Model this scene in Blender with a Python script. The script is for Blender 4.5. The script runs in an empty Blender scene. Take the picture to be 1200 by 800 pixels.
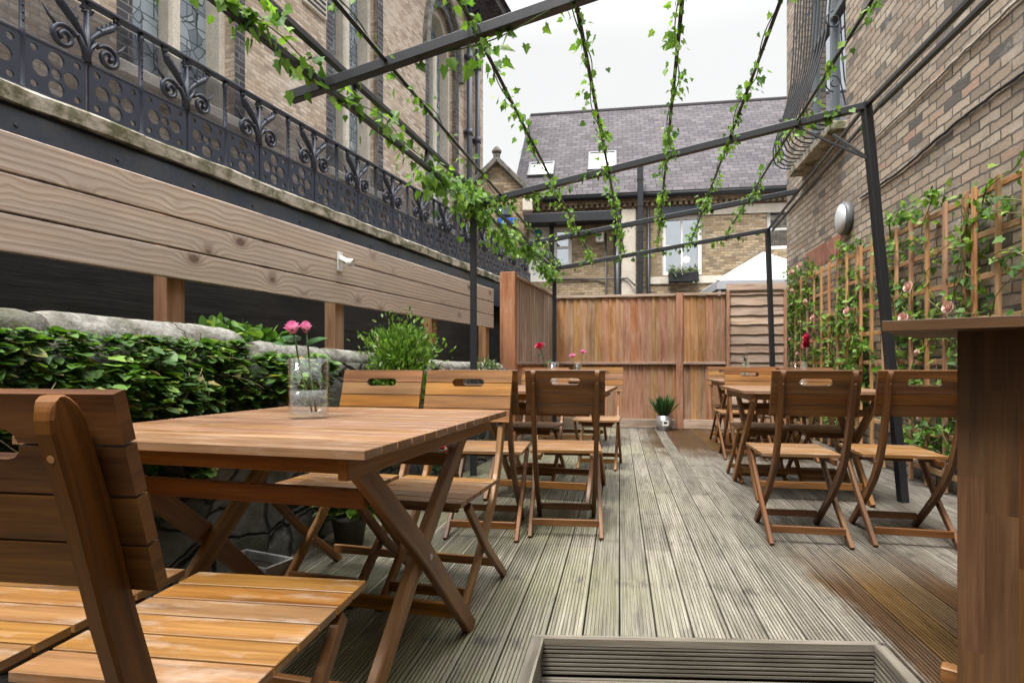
import bpy, bmesh, math, random
from mathutils import Vector, Matrix, Euler
from mathutils.geometry import tessellate_polygon
from mathutils import noise as mnoise
R = math.radians
rnd = random.Random(7)
SC = bpy.context.scene
COL = SC.collection
H = 0.92            # eye height above the deck
F = 700.0           # focal length in photograph pixels
HY = 427.0          # horizon row

def pt(px, py, Y):
    return Vector(((px - 600) / F * Y, Y, H + (HY - py) / F * Y))

# ------------------------------------------------------------------ nodes / materials
class NT:
    def __init__(s, name):
        m = bpy.data.materials.new(name); m.use_nodes = True
        s.m = m; s.t = m.node_tree; s.t.nodes.clear()
        s.out = s.t.nodes.new('ShaderNodeOutputMaterial')
        s.b = s.t.nodes.new('ShaderNodeBsdfPrincipled')
        s.t.links.new(s.b.outputs[0], s.out.inputs[0])
    def n(s, typ, ins=None, **kw):
        x = s.t.nodes.new('ShaderNode' + typ)
        for k, v in kw.items(): setattr(x, k, v)
        if ins:
            for k, v in ins.items():
                sock = x.inputs[k]
                if hasattr(v, 'default_value') or hasattr(v, 'is_linked'): s.t.links.new(v, sock)
                else: sock.default_value = v
        return x
    def uv(s): return s.n('TexCoord').outputs['UV']
    def obj(s): return s.n('TexCoord').outputs['Object']
    def map(s, v, sc, loc=(0,0,0)): return s.n('Mapping', {'Vector': v, 'Scale': sc, 'Location': loc}).outputs[0]
    def noise(s, v, scale=1, detail=4, rough=.55, dist=0):
        return s.n('TexNoise', {'Vector': v, 'Scale': scale, 'Detail': detail, 'Roughness': rough, 'Distortion': dist}).outputs['Fac']
    def ramp(s, f, stops, interp='LINEAR'):
        x = s.n('ValToRGB', {'Fac': f}); e = x.color_ramp.elements; x.color_ramp.interpolation = interp
        while len(e) < len(stops): e.new(.5)
        for el, (p, c) in zip(e, stops):
            el.position = p; el.color = (c[0], c[1], c[2], 1) if hasattr(c, '__len__') else (c, c, c, 1)
        return x.outputs[0]
    def mix(s, f, a, b, blend='MIX'):
        x = s.n('MixRGB', {'Fac': f}, blend_type=blend)
        for i, v in ((1, a), (2, b)):
            if hasattr(v, 'is_linked'): s.t.links.new(v, x.inputs[i])
            else: x.inputs[i].default_value = (v[0], v[1], v[2], 1) if hasattr(v, '__len__') else (v, v, v, 1)
        return x.outputs[0]
    def math(s, op, a, b=0.0, c=None):
        ins = {0: a, 1: b}
        if c is not None: ins[2] = c
        return s.n('Math', ins, operation=op).outputs[0]
    def island(s): return s.n('NewGeometry').outputs['Random Per Island']
    def sep(s, v):
        x = s.n('SeparateXYZ', {0: v}); return x.outputs
    def comb(s, x, y, z=0.0): return s.n('CombineXYZ', {0: x, 1: y, 2: z}).outputs[0]
    def bump(s, h, strength=.3, dist=.01):
        x = s.n('Bump', {'Height': h, 'Strength': strength, 'Distance': dist}); s.t.links.new(x.outputs[0], s.b.inputs['Normal'])
    def set(s, **kw):
        for k, v in kw.items():
            k = k.replace('_', ' ')
            if hasattr(v, 'is_linked'): s.t.links.new(v, s.b.inputs[k])
            elif hasattr(v, '__len__') and len(v) == 3: s.b.inputs[k].default_value = (*v, 1)
            else: s.b.inputs[k].default_value = v
        return s.m

def wood(name, dark, mid, light, rough=.45, isl=.35, grain=34, hue=.02, spec=.4, weather=0.0):
    t = NT(name); uv = t.uv()
    n1 = t.noise(t.map(uv, (1.6, grain, 1)), 1, 5, .6, .7)
    n2 = t.noise(t.map(uv, (2.2, 7, 1)), 1, 3, .5, .3)
    f = t.math('ADD', t.math('MULTIPLY', n1, .65), t.math('MULTIPLY', n2, .35))
    c = t.ramp(f, [(.34, dark), (.5, mid), (.66, light)])
    fine = t.noise(t.map(uv, (6, 220, 1)), 1, 2, .5)
    c = t.mix(.35, c, t.ramp(fine, [(.3, .55), (.6, 1.15)]), 'MULTIPLY')
    r = t.math('FRACT', t.math('ADD', t.island(), t.n('ObjectInfo').outputs['Random']))
    hs = t.n('HueSaturation', {'Color': c, 'Hue': t.math('MULTIPLY_ADD', r, hue, .5 - hue / 2), 'Saturation': t.math('MULTIPLY_ADD', t.math('FRACT', t.math('MULTIPLY', r, 7.3)), .2, .92),
                               'Value': t.math('MULTIPLY_ADD', t.math('FRACT', t.math('MULTIPLY', r, 3.7)), isl, 1 - isl / 2)}).outputs[0]
    if weather:
        w = t.noise(t.map(uv, (5, 14, 1)), 1, 5, .7)
        hs = t.mix(t.math('MULTIPLY', t.ramp(w, [(.52, 0), (.72, 1)]), weather), hs, (.42, .34, .27))
    t.bump(t.math('ADD', t.math('MULTIPLY', n1, .6), t.math('MULTIPLY', fine, .4)), .22, .003)
    return t.set(Base_Color=hs, Roughness=t.math('MULTIPLY_ADD', n2, .3, rough - .12), Specular_IOR_Level=spec)

def brick(name, stops, mortar, bw=.225, rh=.075, ms=.008, stain=(.08, .075, .07), stain_amt=.5, bump=.7, rough=.9, warp=.012, vertical=False, wash=.3):
    t = NT(name); uv = t.uv()
    if vertical:
        o = t.sep(uv); uv = t.comb(o[1], o[0])
    wn = t.n('TexNoise', {'Vector': uv, 'Scale': 9.0, 'Detail': 3.0}).outputs['Color']
    w = t.n('VectorMath', {0: wn, 1: (.5, .5, .5)}, operation='SUBTRACT').outputs[0]
    w = t.n('VectorMath', {0: w, 'Scale': warp}, operation='SCALE').outputs[0]
    v = t.n('VectorMath', {0: uv, 1: w}, operation='ADD').outputs[0]
    b = t.n('TexBrick', {'Vector': v, 'Color1': (0, 0, 0, 1), 'Color2': (1, 1, 1, 1), 'Mortar': (0, 0, 0, 1), 'Scale': 1.0, 'Mortar Size': ms, 'Mortar Smooth': .25, 'Bias': 0.0, 'Brick Width': bw, 'Row Height': rh})
    b.offset = .5
    c = t.ramp(b.outputs['Color'], stops)
    mott = t.noise(uv, 60, 4, .7)
    c = t.mix(.55, c, t.ramp(mott, [(.25, .45), (.7, 1.3)]), 'MULTIPLY')
    big = t.noise(uv, 1.3, 6, .65)
    c = t.mix(b.outputs['Fac'], c, t.mix(t.ramp(mott, [(.3, 0), (.7, 1)]), mortar, tuple(x * .55 for x in mortar)))
    c = t.mix(t.math('MULTIPLY', t.ramp(big, [(.48, 0), (.68, 1)]), stain_amt), c, stain)
    pat = t.noise(t.map(uv, (1, 1.6, 1), (4, 9, 0)), 3.2, 6, .72)
    c = t.mix(t.ramp(pat, [(.56, 0), (.66, wash)]), c, (.56, .53, .49))
    c = t.mix(t.ramp(pat, [(.30, wash), (.40, 0)]), c, (.075, .072, .070))
    h = t.math('SUBTRACT', t.math('MULTIPLY', mott, .35), t.math('MULTIPLY', b.outputs['Fac'], .8))
    t.bump(h, bump, .012)
    return t.set(Base_Color=c, Roughness=rough, Specular_IOR_Level=.2)

def plain(name, col, rough=.5, metal=0, noise=.25, scale=20, bump=.1, spec=.4, col2=None):
    t = NT(name); o = t.obj()
    n = t.noise(o, scale, 5, .6)
    c2 = col2 or tuple(x * .55 for x in col)
    c = t.mix(t.math('MULTIPLY', t.ramp(n, [(.35, 0), (.7, 1)]), noise * 2 if not col2 else 1.0), col, c2)
    fine = t.noise(o, scale * 7, 5, .7)
    if noise > .12 or col2: c = t.mix(.6, c, t.ramp(fine, [(.3, .55), (.7, 1.2)]), 'MULTIPLY')
    if bump: t.bump(t.math('ADD', n, t.math('MULTIPLY', fine, .5)), bump, .004)
    return t.set(Base_Color=c, Roughness=t.math('MULTIPLY_ADD', n, .25, rough - .12), Metallic=metal, Specular_IOR_Level=spec)

def leafmat(name, cols, trans=.3, rough=.42, tint=(1.25, 1.35, .6)):
    t = NT(name)
    r = t.island()
    c = t.ramp(r, cols)
    n = t.noise(t.uv(), 3, 3)
    c = t.mix(.3, c, t.ramp(n, [(.3, .6), (.7, 1.25)]), 'MULTIPLY')
    t.set(Base_Color=c, Roughness=rough, Specular_IOR_Level=.35)
    tr = t.n('BsdfTranslucent', {'Color': t.mix(1, c, tint, 'MULTIPLY')})
    mx = t.n('MixShader', {0: trans, 1: t.b.outputs[0], 2: tr.outputs[0]})
    t.t.links.new(mx.outputs[0], t.out.inputs[0])
    return t.m

M = {}
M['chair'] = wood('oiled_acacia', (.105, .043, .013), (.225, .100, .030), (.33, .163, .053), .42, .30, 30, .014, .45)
M['chair_shaded'] = wood('oiled_acacia_shade_tinted', (.058, .023, .008), (.128, .054, .018), (.20, .090, .031), .45, .28, 30, .012, .4)  # darker chair wood; shade on backs seen from behind is in the colour
M['seat'] = wood('worn_acacia', (.11, .050, .017), (.22, .110, .038), (.30, .163, .062), .43, .24, 30, .010, .45, .6)
M['table'] = wood('table_acacia', (.10, .050, .026), (.205, .108, .057), (.29, .168, .094), .42, .32, 34, .012, .4, .45)
M['counter'] = wood('counter_staves', (.058, .027, .012), (.105, .049, .020), (.15, .076, .032), .42, .35, 26, .010, .4)
M['fence'] = wood('weathered_fence', (.20, .095, .048), (.35, .19, .105), (.45, .27, .16), .8, .3, 22, .03, .2, .5)
M['fence_grey'] = wood('grey_brown_fence', (.20, .135, .10), (.36, .26, .20), (.46, .355, .285), .82, .35, 22, .02, .2, .35)
M['deck_trim'] = wood('weathered_deck_trim', (.07, .060, .046), (.155, .138, .11), (.25, .228, .19), .8, .3, 30, .01, .25)
M['post_orange'] = wood('tanalised_post', (.17, .085, .047), (.30, .165, .10), (.40, .25, .165), .75, .3, 22, .02, .2)
M['trellis'] = wood('trellis_timber', (.28, .145, .068), (.44, .255, .13), (.54, .345, .195), .7, .3, 24, .02, .25)

def pine():
    t = NT('knotty_pine'); uv0 = t.uv(); o0 = t.sep(uv0)
    row = t.math('DIVIDE', t.math('SUBTRACT', o0[1], 1.319), .1437); rf = t.math('FLOOR', row)
    uv = t.comb(t.math('ADD', o0[0], t.math('MULTIPLY', rf, 17.31)), t.math('ADD', o0[1], t.math('MULTIPLY', rf, 3.7))); o = t.sep(uv)
    vp = t.comb(t.math('MULTIPLY', o[0], 3.7), t.math('MULTIPLY_ADD', rf, 5.0, t.math('MULTIPLY_ADD', t.math('FRACT', row), .8, .1)))
    vo = t.n('TexVoronoi', {'Vector': vp, 'Scale': 1.0, 'Randomness': .75}, feature='F1')
    d = vo.outputs['Distance']
    pick = t.math('GREATER_THAN', t.sep(vo.outputs['Color'])[0], .12)
    near = t.math('MULTIPLY', t.math('POWER', 2.718, t.math('MULTIPLY', t.math('MULTIPLY', d, d), -16.0)), pick)
    lown = t.noise(t.map(uv, (.5, 3, 1)), 1, 3)
    vv = t.math('ADD', t.math('MULTIPLY', o[1], 95.0), t.math('ADD', t.math('MULTIPLY', near, 6.5), t.math('MULTIPLY', lown, 5.0)))
    rings = t.math('MULTIPLY_ADD', t.math('SINE', t.math('MULTIPLY', vv, 2.4)), .5, .5)
    fine = t.noise(t.map(uv, (3, 150, 1)), 1, 3, .6)
    c = t.ramp(rings, [(.0, (.60, .50, .43)), (.6, (.57, .465, .395)), (.95, (.44, .335, .265))])
    c = t.mix(.5, c, t.ramp(fine, [(.3, .62), (.65, 1.12)]), 'MULTIPLY')
    grey = t.noise(t.map(uv, (1.2, 3, 1)), 1, 5, .65)
    c = t.mix(t.ramp(grey, [(.45, 0), (.75, .65)]), c, (.34, .30, .275))
    knot = t.math('MULTIPLY', t.ramp(t.math('MULTIPLY_ADD', fine, .05, d), [(.115, 1), (.155, 0)]), pick)
    tint = t.noise(t.map(uv, (.8, 9, 1), (7, 1, 0)), 1, 4, .6)
    c = t.mix(t.ramp(tint, [(.46, 0), (.74, .4)]), c, (.50, .35, .245))
    c = t.mix(knot, c, (.055, .034, .027))
    halo = t.math('MULTIPLY', t.ramp(d, [(.12, .6), (.27, 0)]), pick)
    c = t.mix(halo, c, (.25, .175, .14))
    r = t.island()
    c = t.mix(1, c, t.ramp(r, [(0, .88), (1, 1.08)]), 'MULTIPLY')
    t.bump(t.math('ADD', t.math('MULTIPLY', rings, .4), fine), .3, .003)
    return t.set(Base_Color=c, Roughness=.75, Specular_IOR_Level=.25)
M['pine'] = pine()

def deckmat():
    t = NT('ridged_decking'); o = t.obj(); s = t.sep(o)
    r = t.island()
    n1 = t.noise(t.map(o, (60, 2.0, 1)), 1, 5, .65)
    n2 = t.noise(t.map(o, (3, 1.6, 1)), 1, 6, .65)
    c = t.ramp(n1, [(.3, (.080, .070, .057)), (.48, (.190, .173, .146)), (.72, (.33, .308, .27))])
    c = t.mix(1, c, t.ramp(r, [(0, (.66, .64, .61)), (.5, (.95, .94, .92)), (1, (1.14, 1.13, 1.1))]), 'MULTIPLY')
    # algae, greener to the left
    al = t.noise(t.map(o, (1.5, .9, 1), (3, 7, 0)), 1, 5, .7)
    left = t.n('MapRange', {0: s[0], 1: .9, 2: -.6}).outputs[0]
    c = t.mix(t.math('MULTIPLY', t.ramp(al, [(.36, 0), (.62, .75)]), left), c, (.20, .20, .10))
    # dark damp marks
    st = t.noise(t.map(o, (9, 2.2, 1), (5, 2, 0)), 1, 6, .7)
    c = t.mix(t.ramp(st, [(.54, 0), (.68, .7)]), c, (.075, .065, .053))
    c = t.mix(t.ramp(n2, [(.56, 0), (.72, .6)]), c, (.15, .12, .095))
    jl = t.math('ABSOLUTE', t.math('SUBTRACT', t.math('FRACT', t.math('DIVIDE', t.math('ADD', s[1], .22), .62)), .5))
    sp2 = t.noise(t.map(o, (14, 5, 1), (2, 8, 0)), 1, 4, .7)
    c = t.mix(t.math('MULTIPLY', t.ramp(jl, [(.03, 1), (.10, 0)]), t.ramp(sp2, [(.5, 0), (.62, .75)])), c, (.06, .053, .045))
    # brown wet boards: by the right-hand edge, and near the back fence
    wr = t.n('MapRange', {0: t.math('ADD', s[0], t.math('MULTIPLY_ADD', n2, .5, -.25)), 1: .78, 2: .86}).outputs[0]
    wf = t.n('MapRange', {0: s[1], 1: 3.3, 2: 2.7}).outputs[0]
    wb = t.math('MULTIPLY', t.n('MapRange', {0: t.math('ADD', s[1], t.math('MULTIPLY_ADD', n2, 2.6, -1.3)), 1: 5.9, 2: 6.8}).outputs[0], t.n('MapRange', {0: t.math('ADD', s[0], t.math('MULTIPLY_ADD', n2, .8, -.4)), 1: .25, 2: .5}).outputs[0])
    bid = t.math('FLOOR', t.math('DIVIDE', s[0], .124))
    wn = t.n('TexWhiteNoise', {'W': bid}, noise_dimensions='1D').outputs['Value']
    some = t.ramp(t.math('ADD', wn, t.math('MULTIPLY_ADD', st, .35, -.175)), [(.34, .04), (.40, .75), (.6, 1)])
    wet = t.math('MULTIPLY', t.math('MAXIMUM', t.math('MULTIPLY', wr, wf), wb), some)
    wc = t.n('TexWhiteNoise', {'W': t.math('ADD', bid, 31.7)}, noise_dimensions='1D').outputs['Value']
    brown = t.mix(1, t.ramp(n1, [(.3, (.032, .018, .009)), (.6, (.10, .055, .023)), (.8, (.20, .13, .05))]), t.ramp(wc, [(0, (1.0, .8, .7)), (.35, (.8, .8, .75)), (.6, (1.5, 1.45, .9)), (1, (1.15, 1.0, .95))]), 'MULTIPLY')
    c = t.mix(t.math('MULTIPLY', wet, .95), c, brown)
    kn = t.n('TexVoronoi', {'Vector': t.map(o, (8, 1.4, 1)), 'Scale': 1.0}, feature='F1').outputs['Distance']
    c = t.mix(t.ramp(kn, [(.05, .8), (.09, 0)]), c, (.09, .065, .05))
    t.bump(n1, .3, .003)
    rough = t.math('SUBTRACT', t.math('MULTIPLY_ADD', n2, .3, .45), t.math('MULTIPLY', wet, .22))
    return t.set(Base_Color=c, Roughness=rough, Specular_IOR_Level=.4)
M['deck'] = deckmat()

M['brick_right'] = brick('old_stock_brick', [(.0, (.12, .112, .105)), (.07, (.18, .16, .145)), (.11, (.30, .245, .19)), (.42, (.39, .31, .235)), (.62, (.45, .37, .285)), (.82, (.48, .41, .33)), (.95, (.43, .32, .245)), (1, (.41, .265, .20))], (.165, .15, .13), ms=.009, stain=(.19, .165, .14), stain_amt=.75, bump=1.0, warp=.028, wash=.36)
M['brick_red'] = brick('red_arch_brick', [(0, (.30, .11, .07)), (1, (.42, .18, .12))], (.25, .2, .17), bw=.3, rh=.075, stain_amt=.3, vertical=True)
M['brick_church'] = brick('church_brick', [(0, (.30, .22, .16)), (.3, (.44, .325, .235)), (.6, (.54, .42, .31)), (1, (.62, .52, .42))], (.42, .38, .33), bw=.16, rh=.058, ms=.008, stain=(.58, .52, .45), stain_amt=.6, warp=.03)
M['brick_blue'] = brick('blue_black_brick', [(0, (.04, .042, .05)), (1, (.095, .095, .105))], (.26, .25, .245), bw=.3, rh=.085, stain_amt=.1)
M['brick_back'] = brick('yellow_stock_brick', [(0, (.17, .125, .075)), (.35, (.30, .215, .125)), (.7, (.40, .30, .18)), (1, (.44, .345, .225))], (.27, .235, .19), bw=.165, rh=.058, ms=.008, stain=(.15, .125, .10), stain_amt=.55, warp=.02)
M['slate'] = brick('roof_slate', [(0, (.060, .054, .060)), (.5, (.082, .074, .081)), (1, (.108, .098, .106))], (.045, .04, .046), bw=.24, rh=.15, ms=.010, stain=(.10, .09, .088), stain_amt=.35, bump=.6, warp=.015, wash=.06)
M['stone'] = plain('limestone_dressing', (.66, .60, .51), .85, noise=.22, scale=5, col2=None)
def copm(name, a, c_, moss):
    t = NT(name); o = t.obj()
    n = t.noise(o, 7, 6, .7); f = t.noise(o, 45, 5, .75); g = t.noise(t.map(o, (1, 1, 1), (3, 1, 2)), 4, 6, .7)
    c = t.ramp(n, [(.35, c_), (.52, a), (.7, tuple(x*1.2 for x in a))])
    c = t.mix(.75, c, t.ramp(f, [(.3, .4), (.68, 1.25)]), 'MULTIPLY')
    c = t.mix(t.ramp(g, [(.52, 0), (.62, moss)]), c, (.07, .075, .035))
    t.bump(t.math('ADD', n, f), .9, .01)
    return t.set(Base_Color=c, Roughness=.93, Specular_IOR_Level=.15)
M['coping'] = copm('weathered_coping', (.29, .28, .255), (.13, .122, .105), .5)
M['coping_dark'] = copm('dark_lichened_coping', (.19, .18, .165), (.07, .068, .06), .8)

def ledge():
    t = NT('mossy_ledge'); o = t.obj()
    n = t.noise(t.map(o, (2.5, 9, 9)), 1, 6, .65); m = t.noise(o, 6, 6, .7)
    c = t.ramp(n, [(.3, (.20, .18, .145)), (.5, (.46, .42, .35)), (.7, (.60, .56, .49))])
    c = t.mix(t.ramp(m, [(.43, 0), (.57, .85)]), c, (.085, .09, .04))
    t.bump(t.math('ADD', n, m), .7, .012)
    return t.set(Base_Color=c, Roughness=.92, Specular_IOR_Level=.15)
M['ledge'] = ledge()

def rubble():
    t = NT('rubble_stone'); uv = t.uv()
    nz = t.n('TexNoise', {'Vector': uv, 'Scale': 5.0, 'Detail': 3.0}).outputs['Color']
    v = t.n('VectorMath', {0: uv, 1: t.n('VectorMath', {0: nz, 'Scale': .12}, operation='SCALE').outputs[0]}, operation='ADD').outputs[0]
    vo = t.n('TexVoronoi', {'Vector': t.map(v, (4.2, 6.5, 1)), 'Scale': 1.0}, feature='DISTANCE_TO_EDGE').outputs['Distance']
    cl = t.n('TexVoronoi', {'Vector': t.map(v, (4.2, 6.5, 1)), 'Scale': 1.0}, feature='F1').outputs['Color']
    c = t.ramp(t.sep(cl)[0], [(0, (.06, .057, .052)), (.5, (.12, .115, .105)), (1, (.19, .18, .165))])
    m = t.noise(uv, 14, 5, .7)
    c = t.mix(.6, c, t.ramp(m, [(.3, .45), (.7, 1.3)]), 'MULTIPLY')
    g = t.noise(uv, 3, 5, .7)
    c = t.mix(t.ramp(g, [(.48, 0), (.64, .7)]), c, (.045, .055, .022))
    e = t.ramp(vo, [(.0, 0), (.07, 1)])
    c = t.mix(e, (.03, .028, .025), c)
    t.bump(t.math('ADD', e, t.math('MULTIPLY', m, .5)), .9, .03)
    return t.set(Base_Color=c, Roughness=.9, Specular_IOR_Level=.25)
M['rubble'] = rubble()
M['iron'] = plain('painted_cast_iron', (.045, .055, .088), .36, noise=.2, scale=30, bump=.15, spec=.55)
M['black_metal'] = plain('black_metal', (.020, .022, .027), .40, noise=.2, scale=25, bump=.08, spec=.5)
M['beam'] = plain('navy_painted_steel', (.045, .060, .098), .40, noise=.3, scale=7, bump=.2, spec=.6, col2=(.075, .080, .092))
def blackwall():
    t = NT('black_painted_boards'); uv = t.uv()
    n = t.noise(t.map(uv, (1.5, 22, 1)), 1, 6, .7); g = t.noise(uv, 2.2, 5, .7)
    c = t.ramp(n, [(.3, (.014, .014, .015)), (.6, (.034, .034, .035)), (.75, (.075, .073, .07))])
    c = t.mix(t.ramp(g, [(.45, 0), (.7, .6)]), c, (.06, .058, .052))
    line = t.ramp(t.math('FRACT', t.math('MULTIPLY', t.sep(uv)[1], 6.2)), [(.0, 1), (.04, 0)])
    t.bump(n, .7, .01)
    return t.set(Base_Color=c, Roughness=.6, Specular_IOR_Level=.4)
M['black_wall'] = blackwall()
M['ground'] = plain('dark_earth', (.06, .052, .042), .95, scale=5, bump=.5)
M['terrace'] = plain('terrace_paving', (.25, .235, .21), .9, scale=4, bump=.3)
M['white'] = plain('white_paint', (.78, .78, .77), .4, noise=.06, scale=8, bump=.03)
M['tent'] = plain('white_canvas', (.33, .34, .36), .7, noise=.04, scale=4, bump=.05)
M['slate_paint'] = plain('grey_blue_paint', (.20, .225, .25), .5, noise=.15)
M['grey_plastic'] = plain('shade_greyed_plastic', (.40, .40, .39), .5, noise=.3, scale=9)  # white plastic greyed for the dark under the table, put into its colour
M['teal'] = plain('teal_print', (.03, .28, .33), .5, noise=.05)
M['blue'] = plain('blue_enamel', (.02, .10, .42), .35, noise=.1)
M['grey_lens'] = plain('lamp_lens', (.60, .62, .64), .3, noise=.05, bump=0)
M['grey_rim'] = plain('lamp_rim', (.12, .125, .135), .45, noise=.1)
M['white_cable'] = plain('pale_cable', (.42, .40, .37), .6, noise=.1)
M['water_steel'] = plain('galvanised_tin', (.42, .42, .43), .35, .6, noise=.2)
M['paper'] = plain('paper_label', (.75, .74, .72), .6, noise=.05, bump=0)
M['dark_int'] = plain('dark_interior', (.035, .032, .03), .8, noise=.2)
M['stem'] = plain('green_stem', (.10, .17, .045), .5, noise=.2)
M['vine'] = plain('vine_stem', (.16, .14, .06), .7, noise=.2)
M['soil'] = plain('potting_soil', (.05, .035, .025), .95, scale=60, bump=.8)
M['terracotta'] = plain('plastic_pot', (.075, .065, .06), .6, noise=.15)
M['rose_pink'] = leafmat('pink_petal', [(0, (.78, .22, .46)), (1, (.90, .48, .66))], .3, .5, (1.05, .8, 1.0))
M['rose_red'] = plain('deep_rose_petal', (.60, .035, .12), .5, noise=.15, scale=40, bump=0)
M['rose_pale'] = plain('pale_rose_petal', (.72, .42, .36), .55, noise=.12, scale=40, bump=0, col2=(.75, .58, .50))
M['ivy'] = leafmat('ivy_leaf', [(0, (.045, .105, .025)), (.3, (.09, .19, .035)), (.65, (.16, .30, .05)), (1, (.28, .42, .10))], .46, .5)
M['ground_ivy'] = leafmat('wall_ivy_leaf', [(0, (.024, .062, .016)), (.35, (.052, .125, .024)), (.7, (.105, .21, .036)), (.9, (.19, .31, .055)), (.97, (.28, .33, .08)), (1, (.24, .15, .06))], .30, .5)
M['shrub'] = leafmat('shrub_leaf', [(0, (.06, .13, .025)), (.5, (.12, .23, .04)), (1, (.20, .31, .07))], .35)
M['dark_leaf'] = leafmat('dark_leaf', [(0, (.02, .06, .02)), (.6, (.04, .11, .03)), (1, (.08, .17, .05))], .2)
M['grey_leaf'] = leafmat('window_box_leaf', [(0, (.07, .11, .05)), (.6, (.14, .19, .09)), (1, (.24, .27, .17))], .25)

def leaded():
    t = NT('leaded_glass'); uv = t.uv()
    nz = t.n('TexNoise', {'Vector': uv, 'Scale': 3.0, 'Detail': 2.0}).outputs['Color']
    v = t.n('VectorMath', {0: uv, 1: t.n('VectorMath', {0: nz, 'Scale': .15}, operation='SCALE').outputs[0]}, operation='ADD').outputs[0]
    vo = t.n('TexVoronoi', {'Vector': t.map(v, (6, 5, 1)), 'Scale': 1.0}, feature='DISTANCE_TO_EDGE').outputs['Distance']
    cl = t.n('TexVoronoi', {'Vector': t.map(v, (6, 5, 1)), 'Scale': 1.0}, feature='F1').outputs['Color']
    b = t.n('TexBrick', {'Vector': uv, 'Scale': 1.0, 'Mortar Size': .007, 'Brick Width': .30, 'Row Height': .22}).outputs['Fac']
    line = t.math('MAXIMUM', t.ramp(vo, [(.014, 1), (.03, 0)]), b)
    c = t.ramp(t.sep(cl)[1], [(0, (.13, .17, .20)), (.5, (.22, .27, .31)), (1, (.33, .38, .42))])  # reflected sky put into the pale blue-grey of the panes
    c = t.mix(line, c, (.03, .034, .04))
    return t.set(Base_Color=c, Roughness=.22, Specular_IOR_Level=.6)
M['leaded'] = leaded()

def winglass():
    t = NT('window_glass')
    t.set(Base_Color=(.02, .022, .025), Roughness=.04, Specular_IOR_Level=.8)
    tr = t.n('BsdfTransparent', {'Color': (.75, .8, .82, 1)})
    fr = t.n('Fresnel', {'IOR': 1.45}).outputs[0]
    gl = t.n('BsdfGlossy', {'Color': (.9, .95, 1, 1), 'Roughness': .03})
    mx = t.n('MixShader', {0: t.math('MULTIPLY_ADD', fr, 1.0, .48), 1: tr.outputs[0], 2: gl.outputs[0]})
    t.t.links.new(mx.outputs[0], t.out.inputs[0])
    return t.m
M['winglass'] = winglass()
def glassm(name, col, ior):
    t = NT(name)
    return t.set(Base_Color=col, Roughness=.01, IOR=ior, Transmission_Weight=1.0)
def thinglass(name, tint, base, rough, haze=0.0):
    t = NT(name)
    tr = t.n('BsdfTransparent', {'Color': (*tint, 1)}); gl = t.n('BsdfGlossy', {'Color': (1, 1, 1, 1), 'Roughness': rough})
    lw = t.math('POWER', t.n('LayerWeight', {'Blend': .5}).outputs['Facing'], 3.5)
    mx = t.n('MixShader', {0: t.math('MULTIPLY_ADD', lw, .5, base), 1: tr.outputs[0], 2: gl.outputs[0]})
    if haze:
        df = t.n('BsdfDiffuse', {'Color': (.8, .8, .8, 1)})
        mx = t.n('MixShader', {0: haze, 1: mx.outputs[0], 2: df.outputs[0]})
    t.t.links.new(mx.outputs[0], t.out.inputs[0])
    return t.m
M['glass'] = thinglass('vase_glass', (.965, .975, .97), .015, .01)
M['water'] = thinglass('vase_water', (.93, .94, .95), .02, .012, .11)
def emit(name, col, s):
    t = NT(name)
    return t.set(Base_Color=col, Emission_Color=col, Emission_Strength=s)
M['lamp'] = emit('lit_bulb', (1, .80, .45), 2.2)
M['curtain'] = plain('net_curtain', (.62, .62, .62), .9, noise=.1)
M['lampshade'] = plain('warm_wall', (.42, .27, .10), .8, noise=.2, scale=3)

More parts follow.
